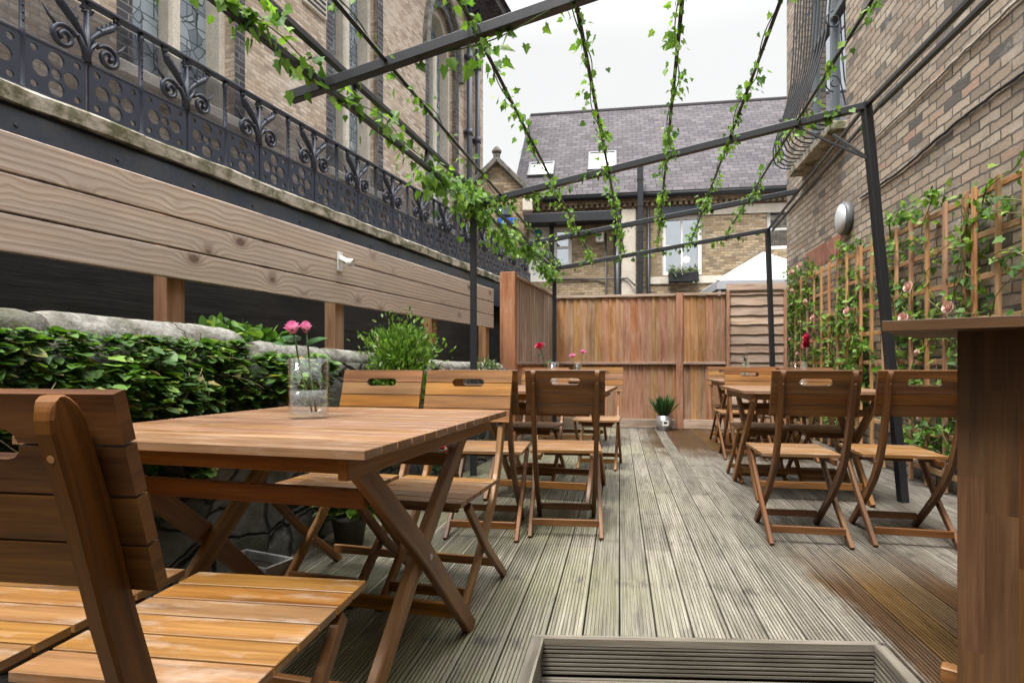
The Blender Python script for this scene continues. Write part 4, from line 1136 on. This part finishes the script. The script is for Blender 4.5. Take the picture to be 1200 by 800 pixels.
for k, (q0, q1) in enumerate(raf):
    st = q0 + (q1 - q0)*.12
    garland('ivy_garland', names[k], st, q1, (18, 50, 56, 56, 50, 38)[k], .036, .028)
garland('ivy_garland', 'ivy garland on the near part of the left eave rail, before the church bricks', PL(1.4) + Vector((.01, 0, .06)), PL(4.0) + Vector((.01, 0, .06)), 95, .052, .055)
garland('ivy_garland', 'thick bunched ivy garland around the head of the left black post', PL(4.0) + Vector((.01, 0, .04)), PL(6.4) + Vector((.01, 0, 0)), 300, .046, .075, sag=.07)
garland('ivy_garland', 'bushy ivy garland running down to the corner post of the side fence', PL(6.4) + Vector((.01, 0, 0)), PL(8.3), 250, .044, .06, sag=.09)
garland('ivy_garland', 'ivy garland wound on the left end of the second cross beam', A2, A2 + (C2 - A2)*.40, 130, .040, .03)
garland('ivy_garland', 'wisp of ivy at the head of the leaning right post', A2 + (C2 - A2)*.86, C2, 40, .05, .06)
garland('ivy_garland', 'ivy garland wound on the third cross beam', PL(6.65), PL(6.65) + (PR(5.97) - PL(6.65))*.45, 60, .05, .03)
garland('ivy_garland', 'ivy garland wound on the cross beam nearest the back fence', PL(8.3), PL(8.3) + (PR(7.7) - PL(8.3))*.95, 34, .05, .03)
garland('ivy_garland', 'ivy garland hanging on the nearest cross beam', PL(2.856) + (Vector((1.84, 1.9, 2.65)) - PL(2.856))*.15, PL(2.856) + (Vector((1.84, 1.9, 2.65)) - PL(2.856))*.62, 28, .055, .045)

# ------------------------------------------------------------------ fences
def upright_boards(b, x0, x1, z0, z1, w, th, y, gap=0.0, tilt=11):
    x = x0
    while x < x1 - .01:
        ww = min(w * rnd.uniform(.93, 1.06), x1 - x)
        rot = Matrix.Rotation(R(tilt), 3, 'Z')
        b.box((x + ww/2, y, (z0 + z1)/2 + rnd.uniform(-.004, .004)), (ww - gap, th, z1 - z0), 2, rot, .0015); x += ww
BFD = Vector((1, -.2, 0)).normalized(); BFO = Vector((1.74, 8.7, 0)); kb = math.hypot(1, .2)
rz = math.atan2(BFD.y, BFD.x)
bx = lambda px: ((px - 600)/F * (8.7 + .2*1.74) / (1 + .2*(px - 600)/F) - 1.74) * kb
t = thing('board_fence', 'tall back fence of upright overlapping brown boards with post and rail', 'fence', BFO, rz)
xl, xr, xp = bx(648), bx(850), bx(796)
b = B(); upright_boards(b, xl, xp - .05, .955, 1.90, .105, .014, .0); upright_boards(b, xp + .05, xr, .955, 1.90, .10, .014, .0); b.done('upper_boards', 'fence', t)
b = B(); upright_boards(b, xl, xp - .05, .14, .925, .105, .014, .004); upright_boards(b, xp + .05, xr, .14, .925, .10, .014, .004); b.done('lower_boards', 'fence', t)
b = B(); b.box((xp, -.012, .97), (.095, .09, 1.94), 2, None, .003); b.done('post', 'fence', t)
for a, c in ((xl, xp - .05), (xp + .05, xr)):
    for z, h, y in ((.94, .035, -.025), (1.92, .035, -.01), (.07, .13, -.012)):
        b = B(); b.box(((a + c)/2, y, z), (c - a, .05, h), 0, None, .003); b.done('rail', 'fence_grey', t)
t = thing('lapped_fence_panel', 'fence panel of wavy horizontal boards in the far right corner', 'fence', BFO, rz)
xa, xb = bx(851), bx(921)
b = B(); z = .05; k = 0
while z < 1.93:
    h = rnd.uniform(.12, .16); n = 14; prev = None
    for i in range(n + 1):
        x = xa + (xb - xa)*i/n; zz = z + .0035*math.sin(i*.9 + k*2) + rnd.uniform(-.003, .003)
        ring = [b.bm.verts.new((x, -.035, zz)), b.bm.verts.new((x, -.012, z + h + .02)), b.bm.verts.new((x, .0, z + h + .02)), b.bm.verts.new((x, -.02, zz))]
        u = x + k*3.3
        if prev:
            for q in range(4): b.face([prev[q], ring[q], ring[(q+1) % 4], prev[(q+1) % 4]], [(u - (xb-xa)/n, q*.1), (u, q*.1), (u, q*.1 + .14), (u - (xb-xa)/n, q*.1 + .14)])
        else: b.face(ring)
        prev = ring
    b.face(prev[::-1]); z += h; k += 1
b.done('boards', 'fence_grey', t, recalc=True)
for x in (xa + .02, xb - .02):
    b = B(); b.box((x, -.055, .98), (.04, .03, 1.94), 2, None, .003); b.done('batten', 'fence', t)
b = B(); b.box(((xa + xb)/2, -.02, 1.965), (xb - xa, .06, .025), 0, None, .003); b.done('capping', 'fence_grey', t)

# side fence
p0, p1 = Vector((-.02, 6.78, 0)), Vector((.61, 8.88, 0)); d = (p1 - p0); L_ = d.length
t = thing('side_fence', 'left side fence of narrow spaced boards with a thick orange end post', 'fence', p0, math.atan2(d.y, d.x))
b = B(); x = .10
while x < L_: b.box((x + .05, -.01, 1.44), (.092, .014, .98), 2, None, .0015); x += .112
b.done('upper_boards', 'fence_grey', t)
b = B(); x = .10
while x < L_: b.box((x + .05, -.008, .50), (.095, .014, .84), 2, None, .0015); x += .112
b.done('lower_boards', 'fence', t)
b = B(); b.box((L_/2 + .05, .012, 1.0), (L_ - .1, .012, 1.86), 0); b.done('backing', 'dark_int', t)
for z in (.935, 1.945): b = B(); b.box((L_/2 + .03, -.012, z), (L_, .05, .035), 0, None, .003); b.done('rail', 'fence_grey', t)
b = B(); b.box((.03, .03, .985), (.09, .18, 1.97), 2, None, .004); b.done('post', 'fence', t)

# potted plant by the back fence
c = pt(780, 503, .92*F/(503 - HY)); c.z = 0
c = Vector((2.12, 8.35, 0))
t = thing('spiky_plant', 'small spiky green plant in a tin pot against the back fence', 'pot plant', c)
b = B(); b.lathe([(.085, 0), (.095, .005), (.10, .21), (.092, .21), (.09, .19), (.0001, .19)], 20); po = b.done('pot', 'water_steel', t)
b = B(); b.box((.0, -.0995, .11), (.085, .004, .075), 0); b.done('label', 'paper', po)
b = B(); b.box((.0, -.1025, .115), (.05, .002, .03), 0); b.done('label_print', 'dark_int', po)
b = B()
for i in range(110):
    a = rnd.uniform(0, 6.28); e = rnd.uniform(.15, 1.1)
    b.leaf((math.cos(a)*.03, math.sin(a)*.03, .19), (math.cos(a)*e, math.sin(a)*e, 1.0), (math.cos(a), math.sin(a), -.5), rnd.uniform(.2, .34), 'blade')
b.done('leaves', 'dark_leaf', t)

# ------------------------------------------------------------------ right: wall, window, cables, lamp, trellis
loc, rz = frame((2.36, 0), (.19, 1)); k4 = math.hypot(.19, 1)
ws = lambda px: 2.36/((px - 600)/F - .19)*k4
wz = lambda px, py: H + (HY - py)/F * 2.36/((px - 600)/F - .19)
t = thing('brick_building', 'tall weathered brick wall of the building on the right', 'building', loc, rz)
SE = ws(922); w0, w1 = 6.4*k4, 7.9*k4
b = B(); b.plate([(-1.5, -.5), (SE, -.5), (SE, 7.5), (-1.5, 7.5)], [[(w0, 3.52), (w0, 6.6), (w1, 6.6), (w1, 3.52)]], .45, None, -.45)
b.done('wall', 'brick_right', t)
b = B(); b.box((SE - .2, -2.5, 3.5), (.4, 4.1, 8.0), off=False); b.done('wall', 'brick_right', t)
b = B(); b.plate([(ws(986), 2.12), (ws(945), 2.12), (ws(944), 2.36), (ws(988), 2.36)], (), .012, None, -.009, swap=False); b.done('brick_arch', 'brick_red', t)
b = B(); b.box(((w0 + w1)/2, .02, 3.47), (w1 - w0 + .12, .30, .10), 0, None, .012); b.done('sill', 'ledge', t)
b = B()
for x in (w0 + .04, w1 - .04, (w0 + w1)/2): b.box((x, -.12, 5.05), (.07, .06, 3.05), 2)
for z in (3.56, 5.05, 6.55): b.box(((w0 + w1)/2, -.115, z), (w1 - w0, .055, .07), 0)
wf = b.done('window_frame', 'slate_paint', t)
b = B(); b.box(((w0 + w1)/2, -.14, 5.05), (w1 - w0, .01, 3.0)); b.done('pane', 'winglass', wf)
b = B(); b.box(((w0 + w1)/2, -.42, 5.05), (w1 - w0, .02, 3.05)); b.done('interior', 'dark_int', wf)
g_ = thing('window_grille', 'black wrought iron bowed window grille with scrolls on the right wall', 'window grille', loc, rz)
nb_ = 12
for k in range(nb_):
    x = w0 + .02 + (w1 - w0 - .04)*k/(nb_ - 1)
    prof = [(.02, 6.4), (.10, 6.0), (.14, 5.0), (.17, 4.6), (.22, 4.35), (.29, 4.1), (.35, 3.92), (.385, 3.78), (.385, 3.66), (.35, 3.57), (.28, 3.52), (.20, 3.51), (.12, 3.53), (.06, 3.54)]
    b = B(); b.tube([(x, y, z) for y, z in prof], .0095, 6); b.done('bar', 'black_metal', g_)
for y, z in ((.13, 5.2), (.06, 6.2)):
    b = B(); b.box(((w0 + w1)/2, y, z), (w1 - w0, .008, .022)); b.done('cross_bar', 'black_metal', g_)
for z, sg in ((3.95, 1), (4.62, -1)):
    b = B(); pts = []
    for i in range(22):
        f = i/21; a = R(-90 + 520*f)*sg; r = .10*(1 - f*.8)
        pts.append((w0 - .0, .02 + .16 - .12 + r*math.cos(a)*.9 + .06, z + r*math.sin(a)))
    b.tube(pts, .007, 6); b.done('scroll', 'black_metal', g_)
# bulkhead lamp
ls, lz = ws(994), wz(994, 256)
t = thing('wall_lamp', 'round white bulkhead lamp with a dark rim on the right brick wall', 'lamp', loc, rz)
Mr = Matrix.Translation((ls, 0, lz)) @ Matrix.Rotation(R(-90), 4, 'X')
def lath_to(b, prof, n, M4):
    bb = B(); bb.lathe(prof, n); 
    for v in bb.bm.verts: v.co = M4 @ v.co
    return bb
lath_to(None, [(.17, .001), (.175, .05), (.165, .07), (.15, .072)], 28, Mr).done('rim', 'grey_rim', t, recalc=True)
lath_to(None, [(.155, .066), (.145, .085), (.11, .10), (.06, .108), (.0001, .11)], 28, Mr).done('lens', 'grey_lens', t, recalc=True)
# cables
def cable(name, label, pts, r, mat):
    t_ = B(); P = [(ws(px), r + .004, wz(px, py)) for px, py in pts]
    out = []
    for i in range(len(P) - 1):
        for j in range(6): f = j/6; out.append(tuple(P[i][q]*(1 - f) + P[i+1][q]*f + (rnd.uniform(-.006, .006) if q == 2 else 0) for q in range(3)))
    out.append(P[-1]); t_.tube(out, r, 6)
    tag(t_.done(name, mat, loc=loc, rotz=rz), label, 'cable')
cable('cable', 'black cable sagging across the right brick wall above the trellis', [(1230, 64), (1200, 87), (1140, 130), (1098, 165), (1058, 200), (1010, 232)], .011, 'black_metal')
cable('cable', 'pale cable pair running diagonally up the right brick wall', [(1230, -28), (1196, 0), (1135, 58), (1086, 106), (1025, 164)], .010, 'white_cable')
cable('cable', 'thin dark cable from the window sill along the right wall', [(1012, 150), (975, 193), (945, 226), (925, 250)], .007, 'black_metal')

# trellis
loc, rz = frame((2.24, 0), (.2, 1)); k5 = math.hypot(.2, 1)
def trellis_panel(ya, yb, label):
    t = thing('trellis_panel', label, 'trellis', loc, rz, 'square trellis panels on the right wall')
    sa, sb_ = ya*k5, yb*k5; n = round((sb_ - sa)/.27)
    for k in range(n + 1):
        b = B(); b.box((sa + (sb_ - sa)*k/n, .012, 1.04), (.040, .020, 2.06), 2, None, .002); b.done('upright', 'trellis', t)
    for k in range(8):
        b = B(); b.box(((sa + sb_)/2, -.009, .13 + k*.27), (sb_ - sa + .05, .020, .038), 0, None, .002); b.done('rail', 'trellis', t)
trellis_panel(2.10, 3.88, 'nearest trellis panel, over the bar counter, with little ivy')
trellis_panel(3.98, 5.80, 'middle trellis panel behind the leaning black post')
trellis_panel(5.90, 8.40, 'far trellis panel thickly covered in ivy and roses')
# climbing plants on it
def climber(label, ya, yb, n_strand, leaves, roses, roses_m, zlo=.1, zhi=2.1, bias=1.0):
    t = thing('climbing_rose', label, 'climber', loc, rz, 'climbing ivy and roses on the trellis')
    bs, bl = B(), B(); pts_all = []
    for k in range(n_strand):
        horizontal = rnd.random() < .5
        s = rnd.uniform(ya, yb)*k5; z = rnd.uniform(zlo, zhi); path = []
        ang = rnd.uniform(-.4, .4) if horizontal else rnd.choice((1, -1))*R(90) + rnd.uniform(-.5, .5)
        if rnd.random() < .5: ang += math.pi
        for i in range(12):
            path.append(Vector((s, .035 + .02*math.sin(i*1.3 + k), z)))
            ang += rnd.uniform(-.35, .35); s += math.cos(ang)*.085; z += math.sin(ang)*.085
            s = min(max(s, ya*k5), yb*k5); z = min(max(z, zlo), zhi + .06)
        bs.tube(path, .0035, 4); pts_all += path
    for i in range(leaves):
        p = rnd.choice(pts_all) + Vector((rnd.gauss(0, .045), rnd.gauss(-.035, .035), rnd.gauss(0, .045)))
        bl.leaf(p, rvec(.6) + Vector((0, .3, -.5)), rvec(.5) + Vector((0, 1, .45)), rnd.uniform(.034, .066), 'ivy')
    bs.done('vine', 'vine', t); bl.done('foliage', 'ivy', t)
    for i in range(roses):
        p = rnd.choice(pts_all) + Vector((rnd.gauss(0, .03), .05, rnd.gauss(0, .03)))
        b = B(); bloom(b, p, rnd.uniform(.026, .038), Vector((rnd.gauss(0, .4), 1, .3)), 1.0); b.done('flower', roses_m if rnd.random() < .8 else 'rose_pale', t)
    return t
climber('sparse ivy on the nearest trellis panel, reaching up to the brick wall', 2.6, 3.95, 16, 520, 1, 'rose_pale', .9, 2.15)
climber('ivy with pale pink roses on the middle trellis panel', 3.95, 5.8, 28, 1250, 9, 'rose_pale', .3, 2.1)
cr = climber('dense ivy and mixed pink roses on the far trellis panel', 5.85, 8.45, 56, 2700, 11, 'rose_pale', .3, 2.12)
for px, py in ((954, 395), (953, 404), (954, 400)):
    Y = 2.24/((px - 600)/F - .2); b = B(); bloom(b, (Y*k5, .08, H + (HY - py)/F*Y), .055, (0, 1, .3)); b.done('flower', 'rose_red', cr)

# ------------------------------------------------------------------ back building
loc, rz = frame((0, 14.3), (1, -.162)); kf = math.hypot(1, .162)
def fs(px):
    a = (px - 600)/F; X = a*14.3/(1 + .162*a); return X*kf
def fz(px, py):
    a = (px - 600)/F; X = a*14.3/(1 + .162*a); return H + (HY - py)/F*(14.3 - .162*X)
t = thing('back_building', 'yellow brick building with a big slate roof beyond the back fence', 'building', loc, rz)
XL, XR, ZE = .15, 11.0, 4.80
mw = (fs(776), fs(823), fz(800, 322), fz(800, 252)); rw = (fs(899), fs(935), fz(905, 292), fz(905, 243)); lw = (fs(648), fs(670), fz(660, 312), fz(660, 266)); dw = (fs(619), fs(646), fz(630, 330), fz(630, 264))
rect = lambda w: [(w[0], w[2]), (w[0], w[3]), (w[1], w[3]), (w[1], w[2])]
b = B(); b.plate([(XL, -.5), (XR, -.5), (XR, ZE), (XL, ZE)], [rect(w) for w in (mw, rw, lw, dw)], .3); b.done('wall', 'brick_back', t)
b = B(); b.box((XL + .15, 3.3, 2.15), (.3, 6, 5.3), off=False); b.done('wall', 'brick_back', t)
def sash(w, name, mull=True, meet=True, curtain=False):
    x0, x1, za, zb = w; fw = .085
    b = B()
    for x in (x0 + fw/2, x1 - fw/2): b.box((x, .11, (za + zb)/2), (fw, .08, zb - za), 2, None, .004)
    for z in (za + fw/2, zb - fw/2): b.box(((x0 + x1)/2, .112, z), (x1 - x0 - 2*fw, .076, fw), 0, None, .004)
    if mull: b.box(((x0 + x1)/2, .113, (za + zb)/2), (.04, .06, zb - za - 2*fw), 2)
    if meet: b.box(((x0 + x1)/2, .116, (za + zb)/2), (x1 - x0 - 2*fw, .05, .045), 0)
    f = b.done('window', 'white', t)
    b = B(); b.box(((x0 + x1)/2, .135, (za + zb)/2), (x1 - x0 - .06, .006, zb - za - .06), rot=Matrix.Rotation(R(-3.5 if mull else 0), 3, 'Z')); b.done('pane', 'winglass', f)
    b = B(); b.box(((x0 + x1)/2, 1.2, (za + zb)/2), (x1 - x0 + 1.2, .02, zb - za + .8)); b.done('interior', 'dark_int', f)
    if curtain:
        b = B(); b.box((x0 + .18, .2, (za + zb)/2), (.22, .02, zb - za - .1)); b.done('curtain', 'curtain', f)
    return f
f1 = sash(mw, 'main', curtain=True); sash(rw, 'right', mull=False, curtain=True); sash(lw, 'left', mull=False)
b = B(); b.lathe([(.0001, .08), (.06, .055), (.08, 0), (.06, -.055), (.0001, -.08)], 16, (fs(808), .55, fz(808, 299))); b.done('lit_lamp', 'lamp', f1)
b = B(); b.box((fs(806), .9, fz(806, 300)), (.7, .02, .7)); b.done('lamp_wall', 'lampshade', f1)
b = B(); b.box(((dw[0] + dw[1])/2, .10, (dw[2] + dw[3])/2), (dw[1] - dw[0], .05, dw[3] - dw[2]), 2); dp = b.done('white_panel', 'white', t)
b = B(); b.tube([(fs(630), .074, fz(630, 273)), (fs(630), .066, fz(630, 273))], .10, 24, smooth=False); b.done('round_logo', 'teal', dp)
b = B(); b.box((fs(646.5), .06, fz(646, 288)), (.10, .14, 1.1), 2); b.done('frame_post', 'black_metal', t)
b = B(); b.box(((fs(616) + fs(723))/2, -.16, fz(668, 259)), (fs(723) - fs(616), .5, .22), 0, None, .01); b.done('canopy', 'black_metal', t)
b = B(); b.box((fs(736.5), -.05, 2.2), (fs(745) - fs(728), .12, 4.6), 2, None, .02); b.done('pilaster', 'stone', t)
b = B(); b.box(((fs(826) + XR)/2, -.012, fz(845, 246)), (XR - fs(826), .03, .20), 0); b.done('lintel_band', 'stone', t)
b = B(); b.box(((fs(760) + fs(845))/2, -.014, fz(800, 328)), (fs(845) - fs(760), .035, .16), 0); b.done('sill_band', 'stone', t)
b = B(); b.box(((mw[0] + mw[1])/2, -.02, mw[3] + .10), (mw[1] - mw[0] + .1, .05, .20), 0); b.done('blind_box', 'beam', t)
for px, r in ((723.5, .075), (759.5, .04), (710, .02)):
    b = B(); b.tube([(fs(px), -.09, -.5), (fs(px), -.09, fz(px, 246 if px > 715 else 268))], r, 12); b.done('pipe', 'black_metal', t)
b = B(); b.box((fs(749.5), -.30, (fz(749, 345) + fz(749, 195))/2), (.13, .14, fz(749, 195) - fz(749, 345)), 2, None, .012)
for py in (215, 245, 275, 310): b.box((fs(749.5), -.30, fz(749, py)), (.145, .155, .03))
b.done('flue_duct', 'black_metal', t)
b = B(); x = XL
while x < XR: b.box((x, -.05, ZE - .20), (.07, .10, .08), 0); x += .125
b.box(((XL + XR)/2, -.045, ZE - .10), (XR - XL, .09, .11), 0, off=False); b.done('cornice', 'brick_back', t)
b = B(); b.tube([(XL - .1, -.19, ZE - .01), (XR, -.19, ZE - .01)], .075, 10); b.done('gutter', 'black_metal', t)
ra = math.atan2(3.15, 3.2); rl = math.hypot(3.15, 3.2)
Mr = Matrix.Translation((0, -.22, ZE + .0)) @ Matrix.Rotation(ra, 4, 'X')
b = B(); b.box(((XL + XR)/2 - .05, rl/2 + .14, .03), (XR - XL + .15, rl + .30, .06), off=False, M4=Mr); b.done('roof', 'slate', t)
b = B(); b.box(((XL + XR)/2, 3.05 + 1.6, ZE + 1.5), (XR - XL, 3.2, .06), rot=Matrix.Rotation(-ra, 3, 'X'), off=False); b.done('roof', 'slate', t)
b = B(); b.tube([(XL - .1, 3.12, ZE + 3.32), (XR, 3.12, ZE + 3.32)], .09, 8); b.done('ridge', 'slate', t)
for (pxa, pxb, t0, t1) in ((622, 650, .17, .31), (692, 722, .20, .40)):
    Y = 14.3 + 3.2*(t0 + t1)/2 - .3; xa_, xb_ = (pxa - 600)/F*Y - .162*(t0+t1)/2*3.2, (pxb - 600)/F*Y - .162*(t0+t1)/2*3.2
    xa_ -= 0; b = B(); la, lb = rl*t0, rl*t1
    for x in (xa_, xb_): b.box((x, (la + lb)/2 + .2, .09), (.05, lb - la, .07), M4=Mr)
    for y in (la + .2, lb + .2): b.box(((xa_ + xb_)/2, y, .09), (xb_ - xa_ + .05, .05, .072), M4=Mr)
    f = b.done('skylight', 'grey_rim', t)
    b = B(); b.box(((xa_ + xb_)/2, (la + lb)/2 + .2, .085), (xb_ - xa_ - .05, lb - la - .05, .02), M4=Mr); b.done('blind', 'white', f)
# things on that facade
t = thing('alarm_box', 'white alarm box with a small dark emblem on the yellow brick wall', 'alarm box', loc, rz)
b = B(); b.box((fs(703), -.04, fz(703, 277)), (.19, .08, .30), 2, None, .02); bx_ = b.done('cover', 'white', t)
b = B(); x_, z_ = fs(703), fz(703, 274)
for (dx, dz, sx, sz) in ((0, .03, .07, .012), (-.03, 0, .012, .06), (.03, 0, .012, .06), (-.025, -.035, .03, .012), (.025, -.035, .03, .012), (0, -.08, .06, .008)): b.box((x_ + dx, -.083, z_ + dz), (sx, .004, sz))
b.done('emblem', 'black_metal', bx_)
t = thing('window_box', 'black window box full of pale green plants below the sash window', 'window box', loc, rz)
b = B(); b.box((fs(800), -.14, fz(800, 326)), (fs(817) - fs(783), .22, .22), 0, None, .01); b.done('trough', 'black_metal', t)
b = B()
for i in range(420):
    p = Vector((rnd.uniform(fs(783), fs(817)), -.14 + rnd.gauss(0, .07), fz(800, 322) + abs(rnd.gauss(.0, .06)) - (.2 if rnd.random() < .12 else 0)))
    b.leaf(p, rvec() + Vector((0, -.3, .4)), rvec(.5) + Vector((0, -.4, 1)), rnd.uniform(.05, .10), 'oval')
b.done('foliage', 'grey_leaf', t)
b = B(); b.tube([(fs(645), -.03, fz(645, 328)), (fs(700), -.03, fz(700, 327)), (fs(735), -.15, fz(735, 327)), (fs(744), -.2, fz(744, 336))], .018, 6)
tag(b.done('cable', 'black_metal', loc=loc, rotz=rz), 'grey cable running level along the yellow brick wall to the duct', 'cable')

# ------------------------------------------------------------------ gabled annexe on the left, lamp and blue sign
GY = 12.0
t = thing('gabled_annexe', 'brick gable end with stone coping and finial beside the church', 'building', (0, GY, 0))
ax, az = (582 - 600)/F*GY, H + (HY - 190)/F*GY
rx_, rz_ = (629 - 600)/F*GY, H + (HY - 236)/F*GY
lx_, lz_ = ax - (rx_ - ax), rz_
wx_ = (614 - 600)/F*GY
b = B(); b.plate([(lx_, -.5), (wx_, -.5), (wx_, rz_ - .05), (rx_, rz_), (ax, az), (lx_, lz_)], (), .3); b.done('wall', 'brick_back', t)
b = B(); b.box((wx_ - .1, .95, 1.8), (.2, 1.3, 4.6), off=False); b.done('wall', 'brick_back', t)
for (xa_, za_) in ((rx_ + .05, rz_ - .05), (lx_ - .05, lz_ - .05)):
    b = B(); b.bar((xa_, .1, za_ + .04), (ax, .1, az + .05), .10, .42, side=(0, 1, 0), bevel=.015); b.done('coping', 'coping_dark', t)
b = B(); b.box((ax, .05, az + .12), (.14, .16, .14), 0, None, .03); b.lathe([(.09, 0), (.10, .05), (.05, .12), (.0001, .15)], 8, (ax, .05, az + .19)); b.done('finial', 'coping_dark', t)
b = B(); b.box(((612 + 624)/2/1.0*0 + (618 - 600)/F*GY, -.10, H + (HY - 243)/F*GY), (.20, .2, .24), 0, None, .02); b.done('corbel', 'stone', t)
t = thing('wall_sign', 'bright blue sign with a lit lamp above it on the gable wall', 'sign', (0, GY - .02, 0))
P = pt(594, 260, GY - .1)
b = B(); b.box((P.x, -.10, P.z), (.36, .10, .13), 0, None, .01); b.done('panel', 'blue', t)
b = B(); b.box((P.x - .06, -.09, P.z + .20), (.30, .12, .18), 0, None, .02); hd = b.done('hood', 'beam', t)
b = B(); b.lathe([(.0001, -.035), (.035, 0), (.0001, .035)], 10, (P.x - .15, -.17, P.z + .20)); b.done('lamp', emit('cool_lamp', (.95, .98, 1), 8), hd)

# ------------------------------------------------------------------ tent beyond the fence
TY = 12.3
ap = pt(894.5, 297, TY); el = pt(834, 335, TY - .2)
hw_ = ap.x - el.x
t = thing('garden_tent', 'white pitched garden tent showing above the lapped fence panel', 'tent', (ap.x, TY, 0), -R(8))
b = B(); zt, ze = ap.z, el.z
cs_ = [(-hw_, -hw_), (hw_, -hw_), (hw_, hw_), (-hw_, hw_)]
top = b.bm.verts.new((0, 0, zt)); ev = [b.bm.verts.new((x, y, ze)) for x, y in cs_]; lo = [b.bm.verts.new((x*1.01, y*1.01, ze - .16)) for x, y in cs_]
for i in range(4):
    b.face([ev[i], ev[(i+1) % 4], top]); b.face([lo[i], lo[(i+1) % 4], ev[(i+1) % 4], ev[i]])
b.done('canopy', 'tent', t)
b = B()
for i in range(4): b.tube([(cs_[i][0], cs_[i][1], ze), (0, 0, zt + .008)], .022, 6)
b.done('seam', 'white', t)
for x, y in cs_:
    b = B(); b.tube([(x*.96, y*.96, -.5), (x*.96, y*.96, ze - .02)], .03, 8); b.done('leg', 'white', t)
